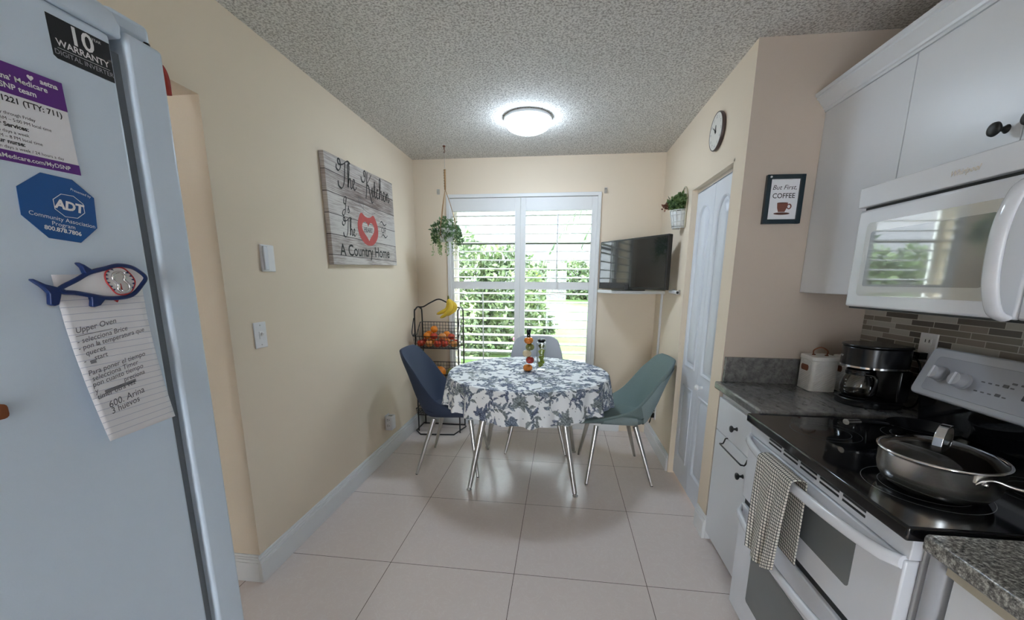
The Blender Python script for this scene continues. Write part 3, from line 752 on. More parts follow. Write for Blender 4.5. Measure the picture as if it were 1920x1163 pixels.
quads = np.stack([i0, i0 + NT, i1 + NT, i1], 1)
me.loops.add(quads.size); me.loops.foreach_set('vertex_index', quads.ravel()); me.polygons.add(len(quads)); me.polygons.foreach_set('loop_start', np.arange(len(quads)) * 4)
me.update(calc_edges=True)
ca = me.color_attributes.new('print', 'FLOAT_COLOR', 'POINT'); ca.data.foreach_set('color', np.concatenate([COL, np.ones((len(COL), 1))], 1).ravel())
me.polygons.foreach_set('use_smooth', [True] * len(me.polygons)); me.materials.append(M['clothprint'])
cl = bpy.data.objects.new('tablecloth', me); C.objects.link(cl); cl.location = org
tag(cl, 'round white tablecloth with blue grey floral print draped over the dining table', 'tablecloth')

# bottles on the table
t = thing('infused_oil_bottle', 'tall bulbous glass bottle of stacked peppers and garlic with black cork, on the table', 'bottle', (-.225, 2.783, TH + .004))
zb = TH + .004
bulbs = [(-.003, .034, .0, M['pepor'], 'orange_peppers'), (.012, .030, .064, M['pepred'], 'red_peppers'), (-.010, .032, .118, M['garlic'], 'garlic_layer'), (.010, .031, .172, M['pepgr'], 'green_peppers'), (.001, .033, .226, M['pepor'], 'yellow_peppers')]
sc = .30 / .345
for dx, r, z, m_, nm in bulbs:
    b = MB(); prof = [(0, .004), (r * .55, .004), (r * .82, .010), (r * .97, .021), (r, .031), (r * .93, .043), (r * .7, .053), (r * .45, .058), (0, .058)]
    b.lathe([(p, (z + h_) * sc) for p, h_ in prof], 28, (-.225 + dx, 2.783, zb)); b.build(nm, m_, t, smooth=60)
b = MB(); b.lathe([(.013, .283 * sc), (.0135, .30 * sc), (.0125, .32 * sc)], 20, (-.225, 2.783, zb)); b.build('glass_neck', M['bottle'], t, smooth=60)
b = MB(); b.lathe([(0, .285 * sc), (.0115, .285 * sc), (.0125, .315 * sc), (.0155, .318 * sc), (.0165, .335 * sc), (.014, .347 * sc), (0, .349 * sc)], 20, (-.225, 2.783, zb)); b.build('cork', M['black'], t, smooth=50)
t = thing('olive_bottle', 'clear square glass bottle of green olives with wide black stopper, beside the pepper bottle', 'bottle', (-.138, 2.86, TH + .004))
b = MB(); b.prism(rrect(.062, .062, .008, 4, -.138 - .031, 2.86 - .031), zb, zb + .2); b.build('glass_body', M['bottle'], t, smooth=40)
b = MB(); rg = random.Random(3)
for i in range(22):
    b.ball((-.138 + rg.uniform(-.014, .014), 2.86 + rg.uniform(-.014, .014), zb + .026 + .0056 * i), .013, 7, (1, 1, .85))
b.build('olives', M['olive'], t, smooth=180)
b = MB(); b.lathe([(0, .155), (.012, .155), (.02, .165), (.024, .18), (.01, .187), (0, .187)], 18, (-.138, 2.86, zb)); b.build('cork', M['pepgr'], t, smooth=60)
b = MB(); b.lathe([(.018, .2), (.029, .208), (.031, .218), (.026, .224), (0, .226)], 24, (-.138, 2.86, zb)); b.build('stopper', M['black'], t, smooth=50)
b = MB(); b.box(-.138 - .024, -.138 - .02, 2.858, 2.862, zb + .006, zb + .09); b.build('herb_sprig', M['stem'], t)

# upholstered chairs, facing local +x
CST = [  # centre(x,z), edge(x,z), outer(x,z), half width
    ((.270, .432), (.268, .428), (.266, .412), .175),
    ((.235, .462), (.20, .458), (.20, .404), .215),
    ((.12, .474), (.09, .490), (.09, .396), .235),
    ((-.01, .466), (-.02, .530), (-.05, .386), .245),
    ((-.11, .458), (-.095, .585), (-.165, .384), .246),
    ((-.175, .485), (-.165, .675), (-.215, .425), .238),
    ((-.215, .575), (-.225, .765), (-.262, .53), .226),
    ((-.262, .70), (-.275, .825), (-.305, .67), .210),
    ((-.308, .82), (-.322, .880), (-.350, .80), .185),
    ((-.345, .905), (-.352, .905), (-.385, .90), .125),
]
def cspline(k):
    cols = []
    for sel in (0, 1, 2):
        cols.append(catmull([(c[sel][0], 0, c[sel][1]) for c in CST], k))
    ws = catmull([(c[3], 0, 0) for c in CST], k)
    return cols, ws
def make_chair(label, group, fab, legmat, back=None, hk=1.0):
    t = thing('dining_chair', label, 'chair', (0, 0, 0), group)
    (ce, ed, ou), ws = cspline(4); n = len(ce); m_ = 13
    for q in (*ce, *ed, *ou):
        if q.z > .5: q.z = .5 + (q.z - .5) * hk
    b = MB()
    rows = []
    for i in range(n):
        row = []
        for j in range(m_):                                    # inner surface
            u = -1 + 2 * j / (m_ - 1); a = abs(u) ** 2.6
            row.append((ce[i].x * (1 - a) + ed[i].x * a, u * ws[i].x, ce[i].z * (1 - a) + ed[i].z * a))
        for j in range(m_):                                    # outer surface back again
            u = 1 - 2 * j / (m_ - 1); a = abs(u) ** 3.2
            w2 = ws[i].x + .018 * (1 - abs(u) ** 8)
            row.append((ou[i].x * (1 - a) + (ed[i].x - .012 * (i / n)) * a, u * w2 * 1.0 if abs(u) < 1 else u * (ws[i].x + .004), ou[i].z * (1 - a) + (ed[i].z - .012) * a))
        rows.append(row)
    k = len(rows[0])
    vs = [p for r in rows for p in r]; fs = []
    for i in range(n - 1):
        for j in range(k): fs.append((i * k + j, i * k + (j + 1) % k, (i + 1) * k + (j + 1) % k, (i + 1) * k + j))
    for i in (0, n - 1):                                       # close the ends with strips inner<->outer
        for j in range(m_ - 1): fs.append((i * k + j, i * k + j + 1, i * k + k - 2 - j, i * k + k - 1 - j))
    b.add(vs, fs); b.build('upholstered_shell', fab, t, smooth=75, subd=1)
    # seat cushion seam line and separate seat pad
    pad = MB(); i0, i1 = 5, 19
    pad.grid(lambda u, v: (lambda i, s: (ce[i].x, s * (ws[i].x - .045), ce[i].z + .002 + .016 * (1 - abs(s) ** 4) * math.sin(PI * u) ** .5))(int(round(i0 + (i1 - i0) * u)), -1 + 2 * v), i1 - i0 + 1, 15)
    pad.build('seat_cushion', fab, t, smooth=180)
    if back:
        bp = MB(); i0, i1 = 17, n - 4
        def fn(u, v):
            i = int(round(i0 + (i1 - i0) * u)); s = (-1 + 2 * v) * (.98 - .25 * max(0, u - .5)); a = abs(s) ** 3.2
            x = ou[i].x * (1 - a) + (ed[i].x - .012 * (i / n)) * a; z = ou[i].z * (1 - a) + (ed[i].z - .012) * a
            return (x - .004, s * (ws[i].x + .018 * (1 - abs(s) ** 8) + .003), z - .002)
        bp.grid(fn, i1 - i0 + 1, 21); bp.build('back_panel', back, t, smooth=180, label='lighter sage back panel')
        bp = MB(); i0, i1 = 7, 15
        bp.grid(fn, i1 - i0 + 1, 21); bp.build('side_panel', back, t, smooth=180, label='lighter sage panel under the seat')
    for sx, sy in ((1, 1), (1, -1), (-1, 1), (-1, -1)):
        tx, ty = (.15 if sx > 0 else -.12), sy * .15; fx, fy = (.215 if sx > 0 else -.235), sy * .245
        b = MB(); b.tube([(tx, ty, .398), (fx, fy, .004)], [.019, .010], 16); l_ = b.build('leg', legmat, t, smooth=40)
        MB().lathe([(0, 0), (.009, 0), (.009, .006), (0, .006)], 14, (fx, fy, 0)).build('foot_cap', M['darkslot'], l_, label='dark foot cap')
    return t
CH = [('navy blue upholstered dining chair at the left of the table, beside the fruit rack', None, M['bluefab'], (-.788, 2.855, 0), math.radians(2)),
      ('sage green upholstered dining chair at the right of the table, near the closet door', None, M['greenfab'], (.405, 2.88, 0), math.radians(180 + 4)),
      ('light grey upholstered dining chair behind the table, in front of the shutters', None, M['greyfab'], (-.195, 3.275, 0), math.radians(-90 + 4))]
for lab, gr, fab, loc, rz in CH:
    c = make_chair(lab, 'upholstered chairs around the round table', fab, M['leg'], M['greenfab2'] if fab is M['greenfab'] else None, .93 if fab is M['greenfab'] else 1.0)
    c.location = loc; c.rotation_euler.z = rz

# fruit rack
RX0, RX1, RY0, RY1 = -1.30, -.905, 3.44, 3.635
t = thing('fruit_rack', 'black wire fruit rack with baskets standing in the corner by the window', 'rack', ((RX0 + RX1) / 2, (RY0 + RY1) / 2, 0))
b = MB(); r = .0065
for x in (RX0, RX1):
    b.tube(catmull([(x, RY0, .0), (x, RY0, .6), (x, RY0, 1.08), (x, RY0 + .03, 1.135), (x, (RY0 + RY1) / 2, 1.155), (x, RY1 - .03, 1.135), (x, RY1, 1.08), (x, RY1, .6), (x, RY1, .0)], 5), r, 8)
b.build('side_frame', M['blackmatte'], t, smooth=180)
xm = (RX0 + RX1) / 2
b = MB(); b.tube(catmull([(RX0, (RY0 + RY1) / 2, 1.155), (RX0 + .05, (RY0 + RY1) / 2, 1.157), (RX0 + .12, (RY0 + RY1) / 2, 1.195), (xm, (RY0 + RY1) / 2, 1.225), (RX1 - .12, (RY0 + RY1) / 2, 1.195), (RX1 - .05, (RY0 + RY1) / 2, 1.157), (RX1, (RY0 + RY1) / 2, 1.155)], 6), .006, 8)
b.build('arched_top_bar', M['blackmatte'], t, smooth=180)
b = MB()
b.tube([(RX0 - .02, RY0 - .01, .007), (RX0 - .02, RY1, .007), (RX1, RY1, .007), (RX1 + .02, RY1 - .04, .007), (RX1 - .04, RY0 - .07, .007), (RX0 + .05, RY0 - .10, .007)], .0065, 8, closed=True)
b.build('base_ring', M['blackmatte'], t, smooth=180)
for zb_, h_, slope in ((.80, .21, 1), (.50, .13, 1), (.17, .13, 1)):
    bs = MB(); g = .028; rw = .0019
    y0f, y1f = RY0 - .02, RY1
    # front leans out: rim lower at the front
    hf = h_ * .5
    nx = int((RX1 - RX0) / g)
    for i in range(nx + 1):
        x = RX0 + (RX1 - RX0) * i / nx
        bs.tube([(x, y0f - .035, zb_ + hf), (x, y0f, zb_), (x, y1f - .01, zb_), (x, y1f, zb_ + h_)], rw, 5)
    for z in [zb_ + hf * k / 3 for k in range(4)]:
        yy = y0f - .035 * (z - zb_) / hf; bs.tube([(RX0, yy, z), (RX1, yy, z)], rw if z < zb_ + hf - .001 else .0035, 5)
    for k in range(int(h_ / g) + 1):
        z = zb_ + h_ * k / int(h_ / g); bs.tube([(RX0, y1f - .01 + .01 * (z - zb_) / h_, z), (RX1, y1f - .01 + .01 * (z - zb_) / h_, z)], rw if k < int(h_ / g) else .0035, 5)
    for k in range(1, 7):
        y = y0f + (y1f - y0f) * k / 7; bs.tube([(RX0, y, zb_), (RX1, y, zb_)], rw, 5)
    for x in (RX0, RX1):
        bs.tube([(x, y0f - .035, zb_ + hf), (x, y0f + .05, zb_ + hf), (x, y1f - .06, zb_ + h_), (x, y1f, zb_ + h_)], .0035, 6)
        for k in range(1, 6):
            y = y0f + (y1f - y0f) * k / 6; top = zb_ + hf + max(0, (y - y0f - .05) / (y1f - y0f - .11)) * (h_ - hf)
            bs.tube([(x, y, zb_), (x, y, min(top, zb_ + h_))], rw, 5)
    bs.tube([(RX0, y0f, zb_ - .004), (RX1, y0f, zb_ - .004)], .006, 6); bs.tube([(RX0, y1f, zb_ - .004), (RX1, y1f, zb_ - .004)], .006, 6)
    bs.build('wire_basket', M['blackmatte'], t, smooth=180)
for x in (RX0 - .012, RX1 + .012):
    b = MB(); b.tube(catmull([(x, RY0 + .01, 1.06), (x, RY0 - .03, .98), (x, RY0 - .045, .93), (x, RY0 - .02, .90), (x, RY0 + .0, .92)], 5), .004, 6); b.build('side_hook', M['blackmatte'], t, smooth=180)
# fruit
def fruit_mesh(kind, r):
    b = MB()
    if kind in ('apple', 'yellow apple'):
        prof = []
        for i in range(17):
            a = PI * i / 16; rr_ = r * math.sin(a) * (1.0 + .06 * math.cos(a)); z = -r * .92 * math.cos(a)
            dimp = math.exp(-(rr_ / (r * .28)) ** 2) * r * .22
            z += dimp if a < PI / 2 else -dimp
            prof.append((rr_ if 0 < i < 16 else 0, z + r * .9))
        b.lathe(prof, 24)
    else: b.ball((0, 0, r), r, 12, (1, 1, .96))
    return b
fr_spots = []
rg = random.Random(21)
lay = [(0, 5, 2), (1, 5, 1), (2, 3, 1)]
R_ = .0335
spots = []
for i in range(5):
    spots.append((RX0 + .045 + i * .076, RY0 + .02, .802)); spots.append((RX0 + .05 + i * .075, RY0 + .10, .802))
for i in range(4): spots.append((RX0 + .083 + i * .076, RY0 + .052, .862))
for i in range(2): spots.append((RX0 + .09 + i * .16, RY0 + .128, .866))
spots.append((RX0 + .15, RY0 + .085, .918))
rows_ = ['front row', 'back row']
kinds = ['red apple', 'red apple', 'yellow apple', 'orange', 'red apple', 'red apple', 'red apple', 'orange', 'yellow apple', 'red apple', 'orange', 'red apple', 'yellow apple', 'red apple', 'orange', 'orange', 'orange']
fm = {}
names = ['far left', 'left', 'middle', 'right', 'far right']
for i, ((x, y, z), kd) in enumerate(zip(spots, kinds)):
    base = 'orange' if kd == 'orange' else 'apple'
    o = None
    if kd not in fm:
        mb = fruit_mesh('apple' if base == 'apple' else 'orange', R_)
        o = mb.build(base, {'red apple': M['apple'], 'yellow apple': M['appleyel'], 'orange': M['orange']}[kd], smooth=180); fm[kd] = o
        st = MB(); st.tube([(0, 0, R_ * 1.6), (.002, 0, R_ * 2.05)], .0015 if base == 'apple' else .003, 6); so = st.build('stem', M['stem']); so.parent = o
    else: o = copy_tree(fm[kd])
    o.location = (x + rg.uniform(-.003, .003), y, z + .003); o.rotation_euler = (rg.uniform(-.25, .25), rg.uniform(-.25, .25), rg.uniform(0, 6))
    if i < 10: where = ('in the front row' if i % 2 == 0 else 'in the back row') + ' at the bottom of the top basket, ' + names[i // 2]
    elif i < 14: where = 'in the second layer of the top basket, ' + ['far left', 'left of centre', 'right of centre', 'far right'][i - 10]
    elif i < 16: where = 'at the back of the second layer of the top basket, ' + ['left', 'right'][i - 14]
    else: where = 'crowning the fruit pile in the top basket'
    tag(o, kd + ' ' + where, base, 'fruit in the top rack basket')
def big(name, kd, mat, x, y, z, r, lab, sc=(1, 1, 1)):
    b = MB(); b.ball((x, y, z + r * sc[2]), r, 14, sc); o = b.build(name, mat, origin=(x, y, z), smooth=180)
    s = MB(); s.tube([(x, y, z + r * 1.97 * sc[2]), (x, y, z + r * 2.08 * sc[2])], .004, 6); s.build('stem', M['stem'], o)
    return tag(o, lab, kd, 'fruit in the middle rack basket')
big('orange', 'orange', M['orange'], RX0 + .20, RY0 + .06, .503, .056, 'large orange in the middle basket of the fruit rack')
big('melon', 'melon', M['mango'], RX0 + .318, RY0 + .075, .503, .052, 'green melon in the middle basket of the fruit rack', (1.15, 1, .95))
big('orange', 'orange', M['apple'], RX0 + .10, RY0 + .05, .503, .042, 'reddish fruit at the left of the middle basket, behind the blue chair')
# bananas hanging from the arched bar
t = thing('banana_bunch', 'bunch of yellow bananas hanging from the top of the fruit rack', 'bananas', (xm + .09, RY0 + .06, 1.21))
o0 = Vector((xm + .095, RY0 + .075, 1.235))
for k, (bx, dy, ex, ez) in enumerate(((.004, -.01, -.105, -.140), (.040, -.045, -.062, -.168), (.070, -.02, -.012, -.150))):
    pts = catmull([o0, o0 + Vector((bx * .35, dy * .5, -.026)), o0 + Vector((bx * .9, dy, -.062)), o0 + Vector((bx * .85 + ex * .15, dy * 1.1, -.098)), o0 + Vector((bx * .35 + ex * .6, dy * 1.1, ez * .88)), o0 + Vector((ex, dy * 1.1, ez))], 5)
    n = len(pts); rs = []
    for i in range(n):
        u = i / (n - 1); rs.append(.006 if u < .12 else (.006 + .0150 * math.sin(PI * min(1, (u - .1) / .9) ** .8) ** .55 if u < .97 else .004))
    b = MB(); b.tube(pts, rs, 7); bo = b.build('banana', M['banana'], t, smooth=180)
    b = MB(); b.tube([pts[-2], pts[-1] + (pts[-1] - pts[-2]) * .6], [.005, .003], 6); b.build('banana_tip', M['stem'], bo, smooth=180)
b = MB(); b.tube([o0 + Vector((-.004, .01, .02)), o0 + Vector((0, 0, 0)), o0 + Vector((.006, -.01, -.02))], [.007, .009, .011], 8); b.build('crown_stem', M['bananatip'], t, smooth=180, label='greenish brown stem')

# hanging plant
HX, HY = -.966, 3.354
t = thing('hanging_plant', 'trailing green plant in a white pot hung from the ceiling on jute rope', 'hanging plant', (HX, HY, 1.70))
b = MB(); b.lathe([(0, 2.438), (.011, 2.438), (.012, 2.432), (.004, 2.43), (.0035, 2.41), (0, 2.41)], 14, (HX, HY, 0)); b.tube(catmull([(HX, HY, 2.41), (HX + .006, HY, 2.40), (HX, HY, 2.388), (HX - .005, HY, 2.396)], 4), .0028, 6)
b.build('ceiling_hook', M['bronze'], t, smooth=60)
MB().tube([(HX, HY, 2.392), (HX, HY, 2.26)], .0012, 6).build('wire', M['leg'], t)
b = MB()
b.tube([(HX, HY, 2.262), (HX + .001, HY, 2.18), (HX, HY, 2.11)], .007, 8)
for k in range(7): b.tube([(HX + .007 * math.cos(a), HY + .007 * math.sin(a), 2.255 - .02 * k + .0012 * a) for a in [2 * PI * i / 8 for i in range(9)]], .003, 5)
PZ = 1.715
for k in range(3):
    a = 2 * PI * k / 3 + .25
    b.tube(catmull([(HX, HY, 2.115), (HX + .045 * math.cos(a), HY + .045 * math.sin(a), 1.98), (HX + .083 * math.cos(a), HY + .083 * math.sin(a), PZ + .10), (HX + .08 * math.cos(a), HY + .08 * math.sin(a), PZ + .03), (HX, HY, PZ - .012)], 4), .0028, 6)
b.build('rope_hanger', M['rope'], t, smooth=180)
b = MB(); b.lathe([(0, PZ - .008), (.05, PZ - .008), (.058, PZ), (.075, PZ + .085), (.078, PZ + .092), (.072, PZ + .092), (.068, PZ + .08), (0, PZ + .08)], 28, (HX, HY, 0)); b.build('white_pot', M['pot'], t, smooth=50)
fo = leafcloud('foliage', M['leafA'], [(HX, HY, PZ + .12, .085, .085, .065), (HX - .06, HY - .03, PZ + .08, .06, .06, .07), (HX + .07, HY, PZ + .07, .055, .06, .07), (HX + .02, HY - .07, PZ + .07, .06, .035, .06), (HX - .09, HY, PZ + .03, .03, .04, .06), (HX + .105, HY, PZ + .02, .03, .04, .07)], 950, .024, t, narrow=.7, seed=9)
tr = MB(); rgv = random.Random(8); lv = []
for k in range(18):
    a = rgv.uniform(0, 2 * PI); r_ = rgv.uniform(.06, .115); L_ = rgv.uniform(.06, .17)
    p0 = Vector((HX + r_ * math.cos(a), HY + r_ * math.sin(a), PZ + .05)); pth = [p0 + Vector((rgv.uniform(-.006, .006), rgv.uniform(-.006, .006), -L_ * i / 6)) for i in range(7)]
    tr.tube(pth, .0009, 4); lv += [(p.x, p.y, p.z, .009, .009, .011) for p in pth]
tr.build('vines', M['leafB'], t, smooth=180)
leafcloud('trailing_leaves', M['leafB'], lv, len(lv) * 5, .014, t, narrow=.7, seed=10)

# ceiling lamp
t = thing('ceiling_lamp', 'round flush ceiling lamp with glowing bluish white dome above the table', 'lamp', (-.258, 2.87, 2.44))
b = MB(); b.lathe([(0, 2.438), (.152, 2.438), (.157, 2.433), (.157, 2.420), (.152, 2.416), (0, 2.416)], 48, (-.258, 2.87, 0)); b.build('lamp_rim', M['lamprim'], t, smooth=50)
b = MB(); b.lathe([(.150, 2.4155), (.148, 2.400), (.134, 2.378), (.10, 2.360), (.05, 2.350), (0, 2.348)], 48, (-.258, 2.87, 0)); b.build('lamp_dome', M['lampglass'], t, smooth=180)

# television on a corner shelf
A = Vector((.318, 3.655, 0)); B = Vector((.735, 3.04, 0)); rt = (B - A).normalized()
t = thing('television', 'black flat television standing on the white corner shelf', 'television', ((A.x + B.x) / 2, (A.y + B.y) / 2, 1.325))
F = frame((A.x, A.y, 1.332), rt, (0, 0, 1)); Wd = (B - A).length; Hd = .392
b = MB(); b.prism(rrect(Wd, Hd, .006, 3), -.035, 0, F); b.build('housing', M['tvbody'], t, smooth=30, bevel=.002)
b = MB(); b.prism([(.012, .018), (Wd - .012, .018), (Wd - .012, Hd - .012), (.012, Hd - .012)], .0002, .0012, F); b.build('screen', M['tvscreen'], t)
b = MB(); b.prism(rrect(.20, .05, .02, 4, Wd / 2 - .1, -.03), -.012, -.006, F @ Matrix.Translation((0, 0, 0)))
b = MB(); Fs = frame((A.x + rt.x * Wd / 2, A.y + rt.y * Wd / 2, 1.322), rt, Vector((0, 0, 1)).cross(rt)); b.prism([(x - .13, y - .085) for x, y in rrect(.26, .15, .03, 4)], 0, .007, Fs)
b.box(A.x + rt.x * Wd / 2 - .03, A.x + rt.x * Wd / 2 + .03, A.y + rt.y * Wd / 2 + .004, A.y + rt.y * Wd / 2 + .03, 1.327, 1.37); b.build('stand', M['tvbody'], t, smooth=30)
b = MB(); n_ = 18; cx, cy = XR, YB
poly = [(cx - .002, cy - .002), (.31, cy - .002)]
for i in range(n_ + 1):
    a = i / n_; bx_ = .31 * (1 - a) + (XR - .002) * a; by_ = (3.60) * (1 - a) + 3.38 * a; bulge = .17 * math.sin(PI * a)
    poly.append((bx_ - bulge * .55, by_ - bulge * .8))
b.prism(poly, 1.295, 1.321); o = b.build('corner_shelf', M['shutter'], origin=(.6, 3.5, 1.295), bevel=.005, smooth=40)
tag(o, 'white curved corner shelf holding the television', 'shelf')
b = MB(); b.box(XR - .014, XR, 3.44, 3.468, .36, 1.296); tag(b.build('cable_cover', M['plate'], origin=(XR, 3.45, .36), bevel=.003), 'white vertical cable cover running down the right wall below the shelf', 'cable cover')
t = thing('wall_outlet', 'white wall outlet with black plugs low on the right wall behind the green chair', 'outlet', (XR, 3.41, .29))
MB().box(XR - .007, XR, 3.37, 3.45, .235, .355).build('wall_plate', M['plate'], t, bevel=.003)
b = MB(); b.box(XR - .035, XR - .008, 3.385, 3.425, .25, .29); b.box(XR - .035, XR - .008, 3.39, 3.43, .305, .335); b.build('black_plug', M['black'], t, bevel=.004)
b = MB(); b.tube(catmull([(XR - .03, 3.40, .25), (XR - .04, 3.41, .20), (XR - .028, 3.43, .21), (XR - .012, 3.452, .30), (XR - .008, 3.455, .358)], 6), .004, 6); b.build('cord', M['black'], t, smooth=180)

# roll holder on the right wall
t = thing('wall_rod', 'short white round wall bar beside the television on the right wall', 'wall bar', (XR, 3.02, 1.32))
MB().tube([(XR - .022, 3.145, 1.322), (XR - .022, 2.955, 1.318)], .013, 18).build('tube', M['plate'], t, smooth=40)
MB().lathe([(0, 0), (.009, 0), (.009, .0015), (0, .0015)], 14, (XR - .022, 2.9535, 1.318), 'y').build('end_hole', M['hole'], t)
MB().box(XR - .012, XR, 2.97, 2.995, 1.305, 1.335).build('bracket', M['leg'], t); MB().box(XR - .012, XR, 3.11, 3.135, 1.308, 1.338).build('bracket', M['leg'], t)

# wall basket with plant
t = thing('wall_basket', 'white wire wall basket with small green artificial plant, beside the closet door', 'wall planter', (XR, 3.05, 1.76))
b = MB()
b.tube(catmull([(XR - .006, 3.12, 1.83), (XR - .006, 3.125, 1.93), (XR - .006, 3.10, 2.0), (XR - .006, 3.05, 2.03), (XR - .006, 3.0, 2.0), (XR - .006, 2.975, 1.93), (XR - .006, 2.98, 1.76)], 6), .005, 8)
b.build('hoop', M['hoop'], t, smooth=180)
b = MB(); b.grid(lambda u, v: (XR - .004 - (.062 + .02 * v) * math.sin(PI * u), 3.05 + (.055 + .012 * v) * math.cos(PI * u), 1.765 + .105 * v), 18, 6)
b.build('half_pot', M['pot'], t, smooth=180, solid=.003)
b = MB()
for z, r0 in ((1.76, .066), (1.80, .074), (1.845, .082), (1.875, .088)):
    b.tube([(XR - .004 - r0 * math.sin(PI * i / 14), 3.05 + r0 * .85 * math.cos(PI * i / 14), z) for i in range(15)], .0028, 6)
for i in range(1, 8):
    a = PI * i / 8; b.tube([(XR - .004 - .066 * math.sin(a), 3.05 + .056 * math.cos(a), 1.76), (XR - .004 - .088 * math.sin(a), 3.05 + .075 * math.cos(a), 1.875)], .0022, 6)
b.build('wire_cage', M['pot'], t, smooth=180)
leafcloud('foliage', M['leafC'], [(XR - .05, 3.05, 1.915, .05, .07, .045), (XR - .06, 3.09, 1.93, .04, .05, .04), (XR - .04, 3.0, 1.94, .035, .04, .045)], 700, .026, t, narrow=.6, seed=12)
leafcloud('reddish_leaves', M['leafR'], [(XR - .09, 3.14, 1.915, .035, .035, .025)], 90, .022, t, narrow=.6, seed=13)

# clock
KY, KZ = 2.50, 2.195; KX = XR - .028
t = thing('wall_clock', 'round white wall clock with dark rim high on the right wall above the closet door', 'clock', (XR, KY, KZ))
b = MB(); b.lathe([(0, 0), (.092, 0), (.097, .006), (.0975, .014), (.0955, .019), (.0925, .020), (.091, .017), (0, .017)], 48, (XR, KY, KZ), '-x'); b.build('clock_case', M['clockrim'], t, smooth=40)
b = MB(); b.lathe([(.0912, .0172), (.0912, .0182), (0, .0182)], 48, (XR, KY, KZ), '-x'); b.build('clock_face', M['clockface'], t, smooth=40)
FK = frame((XR - .0184, KY, KZ), (0, -1, 0), (0, 0, 1))
b = MB()
for h_ in range(1, 13):
    a = PI / 2 - h_ * PI / 6; text_geo(b, str(h_), .021, FK @ Matrix.Translation((.073 * math.cos(a), .073 * math.sin(a) - .0075, 0)), align='CENTER')
b.build('numerals', M['inkgrey'], t, smooth=0)
b = MB()
for a, l_, w_ in ((PI / 2 - 10 * PI / 6 - .1, .045, .006), (PI / 2 + .05, .032, .007)):
    c_, s_ = math.cos(a), math.sin(a)
    b.prism([(-.012 * c_ - w_ * .5 * s_, -.012 * s_ + w_ * .5 * c_), (-.012 * c_ + w_ * .5 * s_, -.012 * s_ - w_ * .5 * c_), (l_ * c_ + w_ * .25 * s_, l_ * s_ - w_ * .25 * c_), (l_ * c_ - w_ * .25 * s_, l_ * s_ + w_ * .25 * c_)], .001, .0025, FK)
b.lathe([(0, .0), (.006, 0), (.006, .004), (0, .004)], 12, (XR - .019, KY, KZ), '-x'); b.build('clock_hands', M['ink'], t, smooth=0)

# ================================================================== KITCHEN RUN (right)
CZ = .895
YR0, YR1 = .862, 1.618
# mosaic splashback and stone upstands
struct('wall_backsplash', MB().box(XK - .008, XK - .0005, -1.5, YP - .001, CZ + .001, 1.37), M['mosaic'])
# far base cabinet
t = thing('base_cabinet', 'narrow white base cabinet between the stove and the wall end', 'cabinet', (1.13, 1.86, 0))
MB().box(.838, XK - .001, YR1 + .012, YP - .001, .045, .853).box(.87, XK - .001, YR1 + .014, YP - .001, 0, .045).build('carcass', M['cab'], t, label='white cabinet body')
dr = MB().box(.82, .837, YR1 + .016, YP - .012, .645, .815).build('drawer', M['cab'], t, bevel=.002)
do = MB().box(.82, .837, YR1 + .016, YP - .012, .050, .640).build('door', M['cab'], t, bevel=.002)
def knob(at, parent, r=.016, axis='-x', mat=None, name='knob', l=.03):
    b = MB(); b.lathe([(r * .62, 0), (r * .5, .003), (r * .32, .008), (r * .34, l * .5), (r * .8, l * .66), (r, l * .8), (r * .92, l * .95), (r * .5, l * 1.03), (0, l * 1.05)], 20, at, axis)
    return b.build(name, mat or M['blackmatte'], parent, smooth=60, label='black round ' + name if not mat else None)
knob((.82, 1.865, .725), dr); knob((.82, 1.755, .545), do)
b = MB(); b.tube(catmull([(.835, 1.95, .643), (.812, 1.95, .645), (.806, 1.95, .63), (.800, 1.95, .618), (.79, 1.948, .618), (.785, 1.93, .618), (.785, 1.73, .618), (.79, 1.712, .618), (.800, 1.71, .618), (.806, 1.71, .63), (.812, 1.71, .645), (.835, 1.71, .643)], 3), .0035, 8)
o = b.build('towel_bar', M['blackmatte'], smooth=180, origin=(.8, 1.83, .62)); tag(o, 'black metal towel bar hooked over the top of the narrow cabinet door', 'towel bar')
def counter(name, lab, y0, y1, x0, mat):
    b = MB(); b.box(x0, XK - .009, y0, y1, CZ - .038, CZ)
    o = b.build(name, mat, origin=((x0 + XK) / 2, (y0 + y1) / 2, CZ), bevel=.009, segs=3); return tag(o, lab, 'countertop')
ct = counter('countertop', 'dark grey veined stone countertop under the coffee maker', YR1 + .004, YP - .0005, .79, M['granite'])
b = MB(); b.box(XR + .006, XK - .03, YP - .022, YP - .0005, CZ + .0005, 1.022); b.box(XK - .03, XK - .0085, YR1 + .004, YP - .0005, CZ + .0005, 1.022)
tag(b.build('stone_upstand', M['granite'], origin=(1.1, YP - .01, CZ), bevel=.002), 'low grey stone upstand along the wall behind the canisters', 'upstand')
counter('countertop', 'speckled grey granite countertop at the near right corner of the photo', -.9, .826, .742, M['granite2'])
# near cabinet
t = thing('base_cabinet', 'white base cabinet under the speckled granite counter, right of the stove', 'cabinet', (1.1, 0, 0))
MB().box(.80, XK - .001, -.9, .80, .08, .856).box(.85, XK - .001, -.9, .80, 0, .08).build('carcass', M['cab'], t)
MB().box(.775, .80, -.9, .799, .822, .856).build('top_rail', M['cabside'], t, label='beige strip under the counter')
MB().box(.782, .80, .16, .790, .09, .818).build('door', M['cab'], t, bevel=.002)
MB().box(.782, .80, -.6, .155, .09, .818).build('door', M['cab'], t, bevel=.002)
b = MB(); b.lathe([(.024, .02), (.024, .85)], 24, (.80, .828, 0)); b.box(.80, 1.0, .802, .852, .02, .85); b.build('filler_post', M['panel'], t, smooth=40, label='light grey rounded filler strip')

